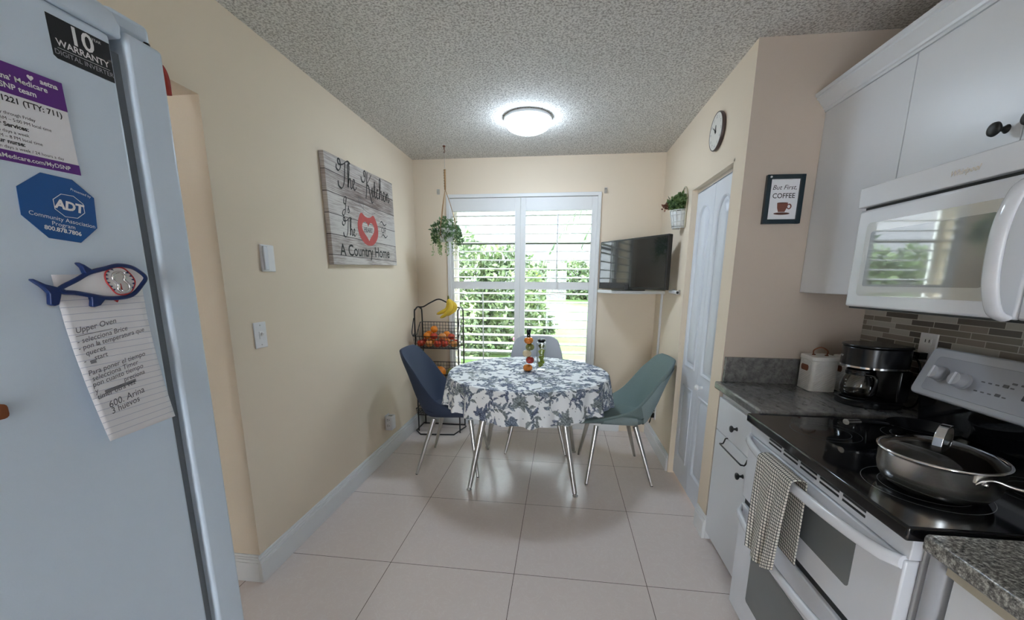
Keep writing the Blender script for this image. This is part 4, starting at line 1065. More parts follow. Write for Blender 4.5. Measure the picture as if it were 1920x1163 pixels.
# range
t = thing('electric_range', 'white double oven electric range with black glass cooktop', 'stove', (1.1, 1.24, 0))
yc = (YR0 + YR1) / 2
MB().box(.79, XK - .02, YR0 + .002, YR1 - .002, .03, .848).box(.83, XK - .05, YR0 + .02, YR1 - .02, 0, .03).build('body', M['appl'], t, bevel=.003)
b = MB(); b.box(.742, 1.37, YR0 - .004, YR1 + .002, .850, .884); b.build('cooktop', M['blackglass'], t, bevel=.006, segs=3, label='black glass cooktop')
nn = 48
for cx, cy, rr_ in ((.92, 1.44, .10), (.92, 1.05, .12), (1.20, 1.44, .085), (1.20, 1.05, .10)):
    for q in (rr_, rr_ * .72):
        b = MB(); n0 = len(b.v)
        for i in range(nn):
            a = 2 * PI * i / nn; b.v += [(cx + q * math.cos(a), cy + q * math.sin(a), .8843), (cx + (q + .0015) * math.cos(a), cy + (q + .0015) * math.sin(a), .8843)]
        for i in range(nn): b.f.append((n0 + 2 * i, n0 + 2 * i + 1, n0 + (2 * i + 3) % (2 * nn), n0 + (2 * i + 2) % (2 * nn))); b.mi.append(0)
        b.build('burner_ring', M['ovenglass'], t, smooth=0, label='thin grey burner ring')
# vent trim under the cooktop, slot shade painted as dark strips
b = MB(); b.box(.764, .79, YR0 + .004, YR1 - .004, .800, .849); b.build('vent_trim', M['appl'], t, bevel=.002)
b = MB()
for g in range(5):
    y0 = 1.475 - g * .098
    for r_ in range(2):
        b.box(.7632, .7665, y0 - .083, y0, .817 + r_ * .0135, .8235 + r_ * .0135)
b.build('vent_slots', M['darkslot'], t, label='dark vent slots')
def oven_door(z0, z1, wz0, wz1, lab, hz):
    d = MB().box(.76, .79, YR0 + .006, YR1 - .006, z0, z1).build('oven_door', M['appl'], t, bevel=.004, label=lab)
    FW = frame((.7598, 1.478, wz0), (0, -1, 0), (0, 0, 1))
    MB().prism(rrect(.472, wz1 - wz0, .012, 4), 0, .0012, FW).build('oven_window', M['ovenglass'], d, smooth=30, label='grey oven window')
    h = MB()
    n = 26
    def fn(u, v):
        y = YR1 - .012 + (YR0 + .012 - YR1 + .012) * u
        bow = .052 * math.sin(PI * min(1, max(0, u))) ** .45 if 0 < u < 1 else 0
        a = 2 * PI * v
        return (.760 - bow + .010 * math.cos(a), y, hz - .006 * math.sin(PI * u) ** .5 + .0165 * math.sin(a) * (1 if 0 < u < 1 else 1))
    rows = [[fn(i / n, j / 14) for j in range(14)] for i in range(n + 1)]
    vs = [p for r_ in rows for p in r_]; fs = [(i * 14 + j, i * 14 + (j + 1) % 14, (i + 1) * 14 + (j + 1) % 14, (i + 1) * 14 + j) for i in range(n) for j in range(14)]
    fs += [tuple(range(14)), tuple(n * 14 + j for j in range(14))]
    h.add(vs, fs); h.build('handle', M['appl'], d, smooth=50)
    return d
oven_door(.532, .797, .612, .755, 'upper oven door', .790)
oven_door(.035, .502, .15, .385, 'lower oven door', .480)
MB().box(.772, .79, YR0 + .01, YR1 - .01, .503, .531).build('door_gap', M['darkslot'], t, label='dark gap between the oven doors')
# backguard
b = MB(); b.prism([(1.345, .884), (XK - .010, .884), (XK - .010, 1.0), (1.33, 1.0)], YR0, YR1, Matrix(((1, 0, 0, 0), (0, 0, 1, 0), (0, 1, 0, 0), (0, 0, 0, 1))))
b.build('black_riser', M['blackglass'], t, bevel=.004, label='black glossy riser behind the cooktop')
Fp = frame((1.296, YR1 + .003, .998), (0, -1, 0), (.058, 0, .165))
b = MB(); b.prism(rrect(YR1 - YR0 + .006, .178, .022, 6), -.045, 0, Fp); b.build('control_panel', M['panel'], t, bevel=.006, segs=3, smooth=40, label='grey control panel')
b = MB(); b.prism(rrect(YR1 - YR0 - .07, .125, .014, 5, .04, .022), .0003, .002, Fp); b.build('panel_inset', M['panel2'], t, bevel=.001)
for u, v in ((.085, .086), (.168, .080), (.585, .080), (.665, .086)):
    Fk = Fp @ Matrix.Translation((u, v, .002))
    b = MB(); b.lathe([(.027, 0), (.027, .006), (.0245, .008), (.0235, .030), (.021, .034), (0, .034)], 28); b.tf(Fk); kn = b.build('control_knob', M['panel'], t, smooth=40)
    b = MB(); b.box(-.002, .002, -.021, .021, .0338, .0385); b.tf(Fk); b.build('pointer_ridge', M['appl'], kn)
MB().prism(rrect(.09, .034, .003, 3, .345, .066), .002, .003, Fp).build('display', M['sticker'], t, label='black clock display')
b = MB()
for i in range(5): b.prism(rrect(.011 if i != 3 else .015, .004 if i != 3 else .009, .0015, 2, .218 + i * .021, .092), .002, .0026, Fp)
for i in range(5): b.prism(rrect(.011 if i != 3 else .015, .004 if i != 3 else .009, .0015, 2, .212 + i * .021, .06), .002, .0026, Fp)
for i in range(2): b.prism(rrect(.014, .006, .0015, 2, .300 + i * .024, .105), .002, .0026, Fp)
b.build('button_marks', M['inkgrey'], t, smooth=0, label='small grey button markings')

# dish towel over the upper handle
tb = MB(); NU, NV = 60, 90
yA, yB = 1.385, 1.185; Ltot = .37
uvs = []
vs = []
for j in range(NV):
    s = j / (NV - 1)                                    # 0 back bottom .. 1 front bottom
    for i in range(NU):
        u = i / (NU - 1)
        if s < .12: x = .735; z = .805 - (.12 - s) / .12 * .27; 
        elif s < .2:
            a = PI * (s - .12) / .08; x = .712 + .023 * math.cos(a); z = .805 + .012 * math.sin(a)
        else: x = .689; z = .805 - (s - .2) / .8 * .335
        drop = max(0, (s - .2) / .8)
        wav = math.sin(u * 15 + 1.0 + drop * 1.5) * .5 + math.sin(u * 27 + 2 * drop) * .25
        x += (-.004 - .022 * drop) * (wav * .5) * (1 if s > .2 else 0) - .004 * drop
        narrow = 1 - .22 * drop - .0 * math.sin(PI * min(1, drop * 1.3))
        y = (yA + yB) / 2 + (u - .5) * (yB - yA) * narrow + .012 * drop
        z -= .028 * drop * abs(math.sin(u * PI * .9 + .2)) * 1.0 - .02 * u * drop
        arc = s / .12 * .27 if s < .12 else (.27 + (s - .12) / .08 * .06 if s < .2 else .33 + drop * .335)
        vs.append((x, y, z)); uvs.append((u * .215 * 1.25, arc * 1.2))
fs = [(j * NU + i, j * NU + i + 1, (j + 1) * NU + i + 1, (j + 1) * NU + i) for j in range(NV - 1) for i in range(NU - 1)]
tb.add(vs, fs); o = tb.build('dish_towel', M['towel'], origin=(.71, 1.295, .8), smooth=180, solid=.0025)
uvl = o.data.uv_layers.new(name='UVMap')
for lp in o.data.loops: uvl.data[lp.index].uv = uvs[lp.vertex_index]
tag(o, 'white and black checked dish towel hanging over the upper oven handle', 'towel')

# saute pan with lid
PCX, PCY, PB, PT, PR = .940, 1.05, .8855, .975, .115
t = thing('saute_pan', 'stainless steel pan with glass lid standing on the front of the cooktop', 'pan', (PCX, PCY, PB))
b = MB(); b.lathe([(0, PB), (.080, PB), (.098, PB + .010), (.108, PB + .026), (.112, PB + .045), (.1125, PT - .006), (PR, PT), (PR - .003, PT), (.109, PT - .010), (.104, PB + .03), (.092, PB + .013), (0, PB + .004)], 64, (PCX, PCY, 0)); b.build('pan_body', M['steel'], t, smooth=50)
l_ = MB(); l_.lathe([(PR + .001, PT + .002), (PR - .012, PT + .010), (.085, PT + .022), (.045, PT + .030), (0, PT + .032)], 64, (PCX, PCY, 0)); ld = l_.build('glass_lid', M['lid'], t, smooth=180)
b = MB(); b.tube([(PCX + (PR) * math.cos(a), PCY + PR * math.sin(a), PT + .003) for a in [2 * PI * i / 64 for i in range(64)]], .004, 8, closed=True); b.build('lid_rim', M['chrome'], ld, smooth=180)
b = MB(); dv = Vector((.62, -.78, 0)); dv = Vector((.80, .60, 0))
pts = catmull([Vector((PCX, PCY, PT + .030)) + dv * s_ + Vector((0, 0, h_)) for s_, h_ in ((-.040, 0), (-.036, .024), (-.018, .040), (0, .044), (.018, .040), (.036, .024), (.040, 0))], 5)
sd = dv.cross(Vector((0, 0, 1))); n0 = 0
vv = []; 
for i, p in enumerate(pts):
    tt = (pts[min(i + 1, len(pts) - 1)] - pts[max(i - 1, 0)]).normalized(); nn_ = tt.cross(sd)
    ww = .009
    vv += [tuple(p + sd * ww + nn_ * .003), tuple(p - sd * ww + nn_ * .003), tuple(p - sd * ww - nn_ * .003), tuple(p + sd * ww - nn_ * .003)]
ff = [(4 * i + j, 4 * i + (j + 1) % 4, 4 * i + 4 + (j + 1) % 4, 4 * i + 4 + j) for i in range(len(pts) - 1) for j in range(4)] + [(0, 1, 2, 3), tuple(4 * (len(pts) - 1) + j for j in range(4))]
b.add(vv, ff); b.build('lid_handle', M['chrome'], ld, smooth=35, bevel=.001)
b = MB()
hd = Vector((.42, -.91, 0)).normalized(); hs = Vector((0, 0, 1)).cross(hd)
p0 = Vector((PCX, PCY, PT - .022)) + Vector((.02, -.99, 0)).normalized() * (PR - .006)
path = catmull([p0 + Vector((-.018, -.004, .0)), p0 + Vector((-.012, -.010, .010)), p0 + Vector((.006, -.014, .014)), p0 + Vector((.03, -.028, .006)), p0 + Vector((.07, -.065, .004)), p0 + Vector((.115, -.12, .000))], 5)
n = len(path); b.tube(path, [.0045 + .006 * math.sin(PI * min(1, i / n * 1.1) ** 2) for i in range(n)], 10, flat=.45); 
b.build('handle', M['steel'], t, smooth=180)
MB().ball(tuple(p0 + Vector((-.0, -.004, .0))), .006, 6).build('rivet', M['chrome'], t, smooth=180)

# black skillet behind it
KX0, KY0 = 1.215, 1.435
t = thing('black_skillet', 'small black skillet with steel tipped handle on the rear left burner', 'pan', (KX0, KY0, .8855))
b = MB(); b.lathe([(0, 0), (.068, 0), (.085, .022), (.092, .036), (.089, .036), (.066, .005), (0, .004)], 40, (KX0, KY0, .8855)); b.build('pan_body', M['black'], t, smooth=50)
b = MB(); b.tube(catmull([(KX0 - .086, KY0 - .004, .915), (1.08, 1.425, .926), (1.0, 1.412, .934)], 6), [.006] * 4 + [.012] * 9, 12, flat=.7); b.build('handle', M['black'], t, smooth=60)
b = MB(); b.tube([(1.0, 1.412, .934), (.958, 1.405, .934)], [.0128, .0128], 18, flat=.75); b.build('handle_tip', M['steel'], t, smooth=50, label='steel handle tip')

# canisters
def canister(x0, y0, w_, lab):
    t = thing('canister', lab, 'canister', (x0 + w_ / 2, y0 + w_ / 2, CZ), 'white canisters on the counter')
    b = MB(); n_ = 40
    o_ = rrect(w_, w_, .016, 6, x0, y0)
    b.prism(o_, CZ + .001, CZ + .142); b.build('body', M['canister'], t, smooth=40)
    r_ = MB()
    for i in range(-7, 22):                             # raised diagonal ribs on the two visible faces
        zz0 = CZ + .012 + i * .011
        pa = [];
        for s_ in range(9):
            u = s_ / 8; z = zz0 + u * .055
            if CZ + .006 < z < CZ + .138: pa.append((x0 + .014 + u * (w_ - .028), y0 - .0004, z))
        if len(pa) > 1: r_.tube(pa, .0018, 4)
        pa = []
        for s_ in range(9):
            u = s_ / 8; z = zz0 + (1 - u) * .055
            if CZ + .006 < z < CZ + .138: pa.append((x0 - .0004, y0 + .014 + u * (w_ - .028), z))
        if len(pa) > 1: r_.tube(pa, .0018, 4)
    r_.build('embossed_ribs', M['canister'], t, smooth=180)
    b = MB(); b.prism(rrect(w_ + .006, w_ + .006, .018, 6, x0 - .003, y0 - .003), CZ + .1425, CZ + .163); ld = b.build('lid', M['canister'], t, smooth=40, bevel=.004)
    cx, cy = x0 + w_ / 2, y0 + w_ / 2
    b = MB(); b.tube(catmull([(cx - .022, cy + .01, CZ + .163), (cx - .024, cy + .01, CZ + .185), (cx, cy, CZ + .200), (cx + .024, cy - .01, CZ + .185), (cx + .022, cy - .01, CZ + .163)], 6), .0028, 8)
    b.lathe([(0, .163), (.008, .163), (.007, .167), (0, .167)], 12, (cx - .022, cy + .01, CZ)); b.lathe([(0, .163), (.008, .163), (.007, .167), (0, .167)], 12, (cx + .022, cy - .01, CZ))
    b.build('lid_handle', M['bronze'], ld, smooth=180, label='bronze arched handle')
    b = MB(); Fl = frame((x0 - .0022, cy + .028, CZ + .092), (0, -1, 0), (0, 0, 1))
    b.prism([(.006, 0), (.050, 0), (.056, .008), (.056, .020), (.050, .028), (.006, .028), (0, .020), (0, .008)], 0, .0012, Fl); b.build('name_plate', M['bronzeflat'], t, label='blank rust brown label plate')
canister(1.152, 1.952, .112, 'white ribbed square canister with bronze handle, left of the coffee maker')
canister(1.292, 1.950, .105, 'white square canister partly hidden behind the coffee maker')

# coffee maker
t = thing('coffee_maker', 'black drip coffee maker with glass carafe on the counter', 'coffee maker', (1.28, 1.785, CZ))
b = MB(); FZ = Matrix.Translation((0, 0, 0))
outline = lambda s_: [(1.265 + .095 * s_ * math.cos(a) if math.cos(a) < 0 else 1.265 + (.100 * s_) * math.cos(a) ** .35 * 1.0, 1.785 + .095 * s_ * (math.sin(a) if math.cos(a) < 0 else math.copysign(abs(math.sin(a)) ** .35, math.sin(a)))) for a in [2 * PI * i / 48 for i in range(48)]]
b.prism(outline(1.0), CZ + .001, CZ + .030); b.build('base', M['black'], t, smooth=50, bevel=.004)
b = MB(); b.prism(outline(1.0), CZ + .158, CZ + .243); b.build('brew_housing', M['black'], t, smooth=50, bevel=.005)
b = MB(); b.prism(outline(1.03), CZ + .2435, CZ + .252); b.build('lid', M['black'], t, smooth=50, bevel=.003)
b = MB(); b.box(1.320, 1.363, 1.693, 1.877, CZ + .030, CZ + .158); b.build('water_column', M['black'], t, bevel=.006)
b = MB(); b.prism(outline(1.006), CZ + .160, CZ + .167); b.build('chrome_band', M['chrome'], t, smooth=50, label='thin chrome band')
b = MB(); b.lathe([(0, .032), (.055, .032), (.058, .034), (.058, .036), (0, .036)], 32, (1.238, 1.785, CZ)); b.build('warming_plate', M['black'], t, smooth=50)
b = MB(); b.lathe([(0, .037), (.050, .037), (.060, .050), (.062, .075), (.056, .105), (.046, .130), (.046, .136)], 36, (1.238, 1.785, CZ)); ca_ = b.build('carafe', M['carafe'], t, smooth=60)
b = MB(); b.lathe([(0, .137), (.048, .137), (.048, .146), (.03, .154), (0, .155)], 30, (1.238, 1.785, CZ)); b.build('carafe_lid', M['black'], ca_, smooth=50, label='black carafe lid')
b = MB(); b.lathe([(.0475, .126), (.050, .126), (.050, .136), (.0475, .136)], 30, (1.238, 1.785, CZ)); b.tube(catmull([(1.238 - .01, 1.785 - .048, CZ + .132), (1.238 + .0, 1.785 - .080, CZ + .132), (1.238 + .003, 1.785 - .088, CZ + .11), (1.238 + .0, 1.785 - .08, CZ + .06), (1.238 - .0, 1.785 - .058, CZ + .055)], 5), .0065, 8); b.build('carafe_handle', M['black'], ca_, smooth=60)
b = MB(); Fc = frame((1.238 - .0625, 1.785, CZ), (0, -1, 0), (0, 0, 1))
for i in range(4): b.box(1.1755, 1.1768, 1.764, 1.772, CZ + .062 + i * .014, CZ + .0635 + i * .014)
b.build('cup_marks', M['paperwhite'], ca_, label='white cup marks')
b = MB(); b.lathe([(0, .0375), (.048, .0375), (.0565, .050), (.0575, .056), (0, .056)], 30, (1.238, 1.785, CZ)); b.build('coffee', M['coffeeliq'], ca_, smooth=50)
b = MB(); Fb = frame((1.172, 1.812, CZ + .198), Vector((.30, -1, 0)), (0, 0, 1)); text_geo(b, 'Mr.Coffee', .0125, Fb @ Matrix.Translation((0, 0, .0055)), shear=.25); b.build('brand_lettering', M['paperwhite'], t, smooth=0, label='small white brand lettering')
# outlet behind the coffee maker
t = thing('wall_outlet', 'white double outlet on the mosaic splashback behind the coffee maker', 'outlet', (XK - .008, 1.742, 1.14))
MB().box(XK - .015, XK - .008, 1.704, 1.780, 1.085, 1.20).build('wall_plate', M['plate'], t, bevel=.003)
for z in (1.115, 1.170):
    s_ = MB().box(XK - .0165, XK - .0148, 1.724, 1.760, z - .014, z + .014).build('socket', M['trim'], t, bevel=.003)
    MB().box(XK - .0172, XK - .0164, 1.732, 1.735, z - .006, z + .006).box(XK - .0172, XK - .0164, 1.749, 1.752, z - .006, z + .006).build('slots', M['hole'], s_)
b = MB(); b.tube(catmull([(XK - .02, 1.742, 1.11), (XK - .05, 1.74, 1.11), (XK - .06, 1.70, 1.08), (XK - .055, 1.68, 1.0), (XK - .05, 1.69, .93), (XK - .05, 1.72, CZ + .006), (1.386, 1.74, CZ + .006)], 6), .0035, 8)
b.box(XK - .045, XK - .016, 1.728, 1.756, 1.098, 1.124); tag(b.build('power_cord', M['black'], smooth=60, origin=(1.4, 1.72, CZ)), 'black power cord running from the splashback outlet to the coffee maker', 'cord')

# microwave
MX = 1.03
t = thing('microwave', 'white over the range microwave with grey window', 'microwave', (1.23, 1.24, 1.308))
MZ0, MZ1 = 1.308, 1.712
MB().box(MX + .03, XK - .009, YR0, YR1 + .004, MZ0 + .004, MZ1).build('housing', M['appl'], t, bevel=.003)
MB().box(MX + .01, XK - .02, YR0 + .01, YR1 - .006, MZ0 - .006, MZ0 + .003).build('underside_grille', M['darkslot'], t, label='dark underside grille')
b = MB(); b.prism([(MX - .008, MZ1), (MX + .03, MZ1), (MX + .03, MZ1 - .066), (MX - .008, MZ1 - .066)], YR0, YR1 + .004, Matrix(((1, 0, 0, 0), (0, 0, 1, 0), (0, 1, 0, 0), (0, 0, 0, 1)))); b.build('top_grille', M['appl'], t, bevel=.003)
MB().box(MX + .012, MX + .03, YR0 + .004, YR1 - .006, MZ1 - .074, MZ1 - .0665).build('vent_slot', M['darkslot'], t, label='dark vent slot')
d = MB().box(MX, MX + .03, 1.052, YR1 + .004, MZ0, MZ1 - .075).build('door', M['appl'], t, bevel=.008, segs=3)
MB().box(MX, MX + .03, YR0, 1.050, MZ0, MZ1 - .075).build('control_side', M['appl'], t, bevel=.006)
Fm = frame((MX - .0002, 1.572, MZ0 + .040), (0, -1, 0), (0, 0, 1))
MB().prism(rrect(.455, .242, .014, 5), 0, .0012, Fm).build('window_border', M['mwframe'], d, smooth=40, label='cream window border')
MB().prism(rrect(.405, .180, .008, 4, .024, .032), .0012, .002, Fm).build('window_screen', M['mwglass'], d, smooth=40, label='grey window screen')
b = MB(); pts = catmull([(MX - .002, 1.075, MZ1 - .092), (MX - .03, 1.075, MZ1 - .11), (MX - .048, 1.075, MZ1 - .17), (MX - .052, 1.075, MZ1 - .24), (MX - .045, 1.075, MZ0 + .08), (MX - .025, 1.075, MZ0 + .02), (MX - .002, 1.075, MZ0 + .004)], 6)
b.tube(pts, .019, 12, flat=.5); b.build('handle', M['appl'], d, smooth=60)
b = MB(); text_geo(b, 'Whirlpool', .019, frame((MX - .0082, 1.285, MZ1 - .042), (0, -1, 0), (0, 0, 1)), shear=.35, offset=.0004, depth=.001, lift=.0012); b.build('brand_lettering', M['chrome'], t, smooth=0, label='silver script brand lettering')
b = MB()
for r_ in range(5):
    for c_ in range(3): b.box(MX - .0008, MX, .885 + c_ * .05, .915 + c_ * .05, MZ0 + .06 + r_ * .035, MZ0 + .075 + r_ * .035)
b.build('keypad', M['panel'], t, label='grey keypad')

# upper cabinets
def upper(y0, y1, z0, z1, lab, doors, knobs):
    t = thing('wall_cabinet', lab, 'cabinet', (1.29, (y0 + y1) / 2, z0), 'white wall cabinets')
    MB().box(1.152, XK - .001, y0 + .001, y1 - .001, z0, z1).build('carcass', M['cab'], t)
    for i, (a, c) in enumerate(doors):
        dd_ = MB().box(1.131, 1.151, a + .0012, c - .0012, z0 + .002, z1).build('door', M['cab'], t, bevel=.0015)
        if knobs[i]: knob((1.131, knobs[i][0], knobs[i][1]), dd_, .018, l=.034)
upper(1.632, YP - .001, 1.344, 2.13, 'white wall cabinet at the wall end, left of the microwave', [(1.632, YP - .001)], [None])
upper(YR0, 1.631, 1.713, 2.13, 'white wall cabinet above the microwave with black round knobs', [(1.246, 1.631), (YR0, 1.246)], [(1.286, 1.785), (1.205, 1.785)])
upper(.0, YR0 - .001, 1.344, 2.13, 'white wall cabinet nearer the camera, right of the microwave', [(.43, YR0 - .001), (.0, .43)], [(.46, 1.40), (.40, 1.40)])
b = MB(); prof = [(1.131, 2.131), (1.126, 2.131), (1.126, 2.140), (1.120, 2.142), (1.118, 2.150), (1.108, 2.160), (1.096, 2.176), (1.088, 2.182), (1.088, 2.190), (1.080, 2.192), (1.080, 2.205), (XK - .002, 2.205), (XK - .002, 2.131)]
b.prism(prof, -.4, YP - .001, Matrix(((1, 0, 0, 0), (0, 0, 1, 0), (0, 1, 0, 0), (0, 0, 0, 1))))
tag(b.build('crown_molding', M['cab'], origin=(1.1, .9, 2.131), smooth=25), 'white crown moulding running along the top of the wall cabinets', 'moulding')

# ================================================================== FRIDGE (near left)
FX = -.66
t = thing('refrigerator', 'white refrigerator standing at the left edge of the photo, seen from its side', 'refrigerator', (-1.0, .3, 0))
b = MB(); b.box(-1.335, FX, -.10, .583, .02, 1.735); b.build('body', M['fridge'], t, bevel=.006, segs=3)
b = MB(); b.prism([(-1.335, 1.735), (FX + .003, 1.735), (FX + .004, 1.752), (FX - .004, 1.770), (FX - .022, 1.784), (FX - .06, 1.790), (-1.335, 1.790)], -.10, .598, Matrix(((1, 0, 0, 0), (0, 0, 1, 0), (0, 1, 0, 0), (0, 0, 0, 1)))); b.build('top_cap', M['fridge'], t, smooth=50, bevel=.004)
MB().box(-1.32, FX - .014, .583, .603, .05, 1.72).build('door_gasket', M['gasket'], t, label='grey rubber door gasket')
for z0, z1 in ((1.16, 1.752), (.03, 1.152)): pass
d = MB().box(-1.335, FX + .001, .603, .664, .04, 1.752).build('door', M['fridge'], t, bevel=.007, segs=3)
b = MB(); b.prism([(FX - .10, .59), (FX - .018, .59), (FX - .010, .60), (FX - .008, .655), (FX - .10, .655)], 1.7525, 1.782); b.build('hinge_cover', M['fridge'], t, bevel=.008, segs=3)
MB().tube([(FX - .014, .648, 1.7525), (FX - .014, .648, 1.757)], .007, 16).build('hinge_pin', M['black'], t, smooth=50, label='dark hinge pin')
for x in (-1.28, FX - .06): MB().lathe([(0, 0), (.02, 0), (.02, .02), (0, .02)], 14, (x, .5, 0)).build('foot', M['black'], t)
for x in (-1.28, FX - .06): MB().lathe([(0, 0), (.02, 0), (.02, .02), (0, .02)], 14, (x, 0.0, 0)).build('foot', M['black'], t)
def FR(y, z, lift=.0006, ang=0):
    """sheet frame on the fridge side: x runs +Y, y runs up"""
    c_, s_ = math.cos(ang), math.sin(ang)
    return frame((FX + lift, y, z), (0, c_, s_), (0, -s_, c_))
# warranty sticker
t = thing('warranty_sticker', 'black warranty sticker with white lettering at the top of the refrigerator side', 'sticker', (FX, .543, 1.668))
F = FR(.506, 1.669, .0003, .02)
MB().prism([(0, .003), (.004, 0), (.072, -.001), (.0735, .05), (0, .0505)], 0, .0006, F).build('backing', M['sticker'], t)
b = MB()
text_geo(b, '10', .031, F @ Matrix.Translation((.021, .0265, .0008)), offset=.0006); text_geo(b, 'YEAR', .005, F @ Matrix.Translation((.050, .043, .0008)))
text_geo(b, 'WARRANTY', .0112, F @ Matrix.Translation((.0365, .0165, .0008)), align='CENTER', offset=.0002)
b.prism([(.006, .0135), (.068, .0135), (.068, .0139), (.006, .0139)], .0006, .0009, F)
b.build('lettering', M['paperwhite'], t, smooth=0)
b = MB(); text_geo(b, 'DIGITAL INVERTER', .0083, F @ Matrix.Translation((.0365, .0055, .0008)), align='CENTER'); b.build('lettering', M['panel'], t, smooth=0, label='grey lower lettering')
# health plan magnet
t = thing('insurance_magnet', 'white card magnet with purple bands on the refrigerator side, partly out of frame', 'magnet', (FX, .44, 1.528))
F = FR(.360, 1.524, .0003, .02)
MB().prism([(0, 0), (.150, 0), (.150, .112), (0, .112)], 0, .0008, F).build('card', M['paper'], t)
b = MB(); b.prism([(0, .078), (.1502, .078), (.1502, .1122), (0, .1122)], .0008, .0012, F); b.prism([(0, 0), (.1502, 0), (.1502, .0125), (0, .0125)], .0008, .0012, F); b.build('purple_bands', M['purple'], t, smooth=0, label='purple bands')
b = MB(); Fw = F @ Matrix.Translation((0, 0, .0013))
for s_, x, y, z in (('Call your', .083, .1025, .0085), ('Aetna’ Medicare', .132, .0935, .0086), ('DSNP team', .119, .0835, .0086)):
    text_geo(b, s_, z, Fw @ Matrix.Translation((x, y, 0)), align='RIGHT', offset=.0002)
text_geo(b, 'aetna', .0084, Fw @ Matrix.Translation((.144, .1018, 0)), align='RIGHT', offset=.00025)
text_geo(b, 'AetnaMedicare.com/MyDSNP', .0070, Fw @ Matrix.Translation((.139, .0038, 0)), align='RIGHT', offset=.0001)
b.build('white_lettering', M['paperwhite'], t, smooth=0); b = MB()
hp = []
for i in range(24):
    a = 2 * PI * i / 24; hp.append((.1165 + .00022 * 16 * math.sin(a) ** 3 * 1.0 * .9, .1045 + .00022 * (13 * math.cos(a) - 5 * math.cos(2 * a) - 2 * math.cos(3 * a) - math.cos(4 * a))))
b.prism([(x - .0, y) for x, y in hp], 0, .0003, Fw); b.build('heart_logo', M['paperwhite'], t, smooth=0)
b = MB(); Fk = F @ Matrix.Translation((0, 0, .0009))
for s_, x, y, z, of in (('1-866-409-1221 (TTY: 711)', .143, .0685, .0090, .0002), ('Your Care Team:', .078, .0600, .0062, .00015), ('Monday through Friday', .112, .0535, .0050, 0), ('8 AM – 5:00 PM local time', .127, .0470, .0050, 0), ('Member Services:', .103, .0398, .0066, .0002), ('Seven days a week', .102, .0330, .0050, 0), ('8 AM – 8 PM local time', .114, .0268, .0050, 0), ('Call your nurse:', .096, .0208, .0066, .0002), ('Seven days a week / 24 hours a day', .134, .0150, .0050, 0)):
    text_geo(b, s_, z, Fk @ Matrix.Translation((x, y, 0)), align='RIGHT', offset=of)
b.build('black_lettering', M['ink'], t, smooth=0)
# octagonal magnet
t = thing('octagon_magnet', 'blue octagonal magnet with white lettering on the refrigerator side', 'magnet', (FX, .478, 1.438))
pts = [(.4385, 1.498), (.465, 1.520), (.4985, 1.519), (.521, 1.500), (.518, 1.459), (.4945, 1.437), (.460, 1.440), (.437, 1.465)]
F0 = frame((FX + .0003, 0, 0), (0, 1, 0), (0, 0, 1))
MB().prism(pts[::-1], 0, .0009, F0).build('backing', M['adtblue'], t)
b = MB(); cx, cy = .489, 1.4835; ro, ri = .0185, .0176
n0 = len(b.v); an = [PI / 8 + i * PI / 4 for i in range(8)]
b.add([F0 @ Vector((cx + q * math.cos(a), cy + q * math.sin(a) * .85, .0012)) for a in an for q in (ro, ri)], [(2 * i, 2 * i + 1, (2 * i + 3) % 16, (2 * i + 2) % 16) for i in range(8)])
b.build('logo_outline', M['paperwhite'], t, smooth=0); b = MB()
TA = -.22
Ft = F0 @ Matrix.Translation((cx, cy, .0012)) @ Matrix.Rotation(TA + .12, 4, 'Z')
text_geo(b, 'ADT', .0155, Ft @ Matrix.Translation((0, -.0052, 0)), align='CENTER', offset=.0007, shear=.1)
def at(x, y, a=-.12): return F0 @ Matrix.Translation((x, y, .0012)) @ Matrix.Rotation(a, 4, 'Z')
text_geo(b, 'Presented by', .0045, at(.505, 1.502, -.25), align='CENTER')
text_geo(b, 'Community Association', .0074, at(.4795, 1.4625), align='CENTER'); text_geo(b, 'Program', .0074, at(.478, 1.4555), align='CENTER'); text_geo(b, '800.878.7806', .0074, at(.4765, 1.4485), align='CENTER', offset=.0002)
b.build('white_lettering', M['paperwhite'], t, smooth=0)
# note, curling away from the door at the bottom
t = thing('paper_note', 'handwritten lined paper note pinned to the refrigerator side by the shark opener', 'note', (FX, .512, 1.28))
NW, NH = .112, .232
def note_pt(u, v, lift=0):                              # u 0..1 across, v 0..1 downwards
    cur = .030 * max(0, v - .25) ** 1.6 + .012 * max(0, v - .1) * (1 - u)
    return (FX + .0012 + cur + lift, .4535 + u * NW * (1 - .035 * v) + .006 * v, 1.3935 - v * NH + .003 * u * (1 - v) - .002 * math.sin(v * 4))
b = MB(); b.grid(lambda u, v: note_pt(u, v), 14, 30); b.build('sheet', M['paper'], t, smooth=180, solid=.0003)
b = MB()
for k in range(22):
    v = .14 + k * .039; 
    for i in range(12):
        a0, a1 = i / 12, (i + 1) / 12
        b.add([note_pt(a0, v, .0004), note_pt(a1, v, .0004), note_pt(a1, v + .0022, .0004), note_pt(a0, v + .0022, .0004)], [(0, 1, 2, 3)])
b.build('ruled_lines', M['rule'], t, smooth=0, label='pale ruled lines')
b = MB()
def note_text(s_, u0, v0, size, shear=.15):
    tm = MB(); text_geo(tm, s_, size, Matrix.Identity(4), shear=shear, offset=.00002)
    b.add([note_pt(u0 + x / NW, v0 - y / NH - x * .25 / NH * .6, .0006) for x, y, z in tm.v], tm.f)
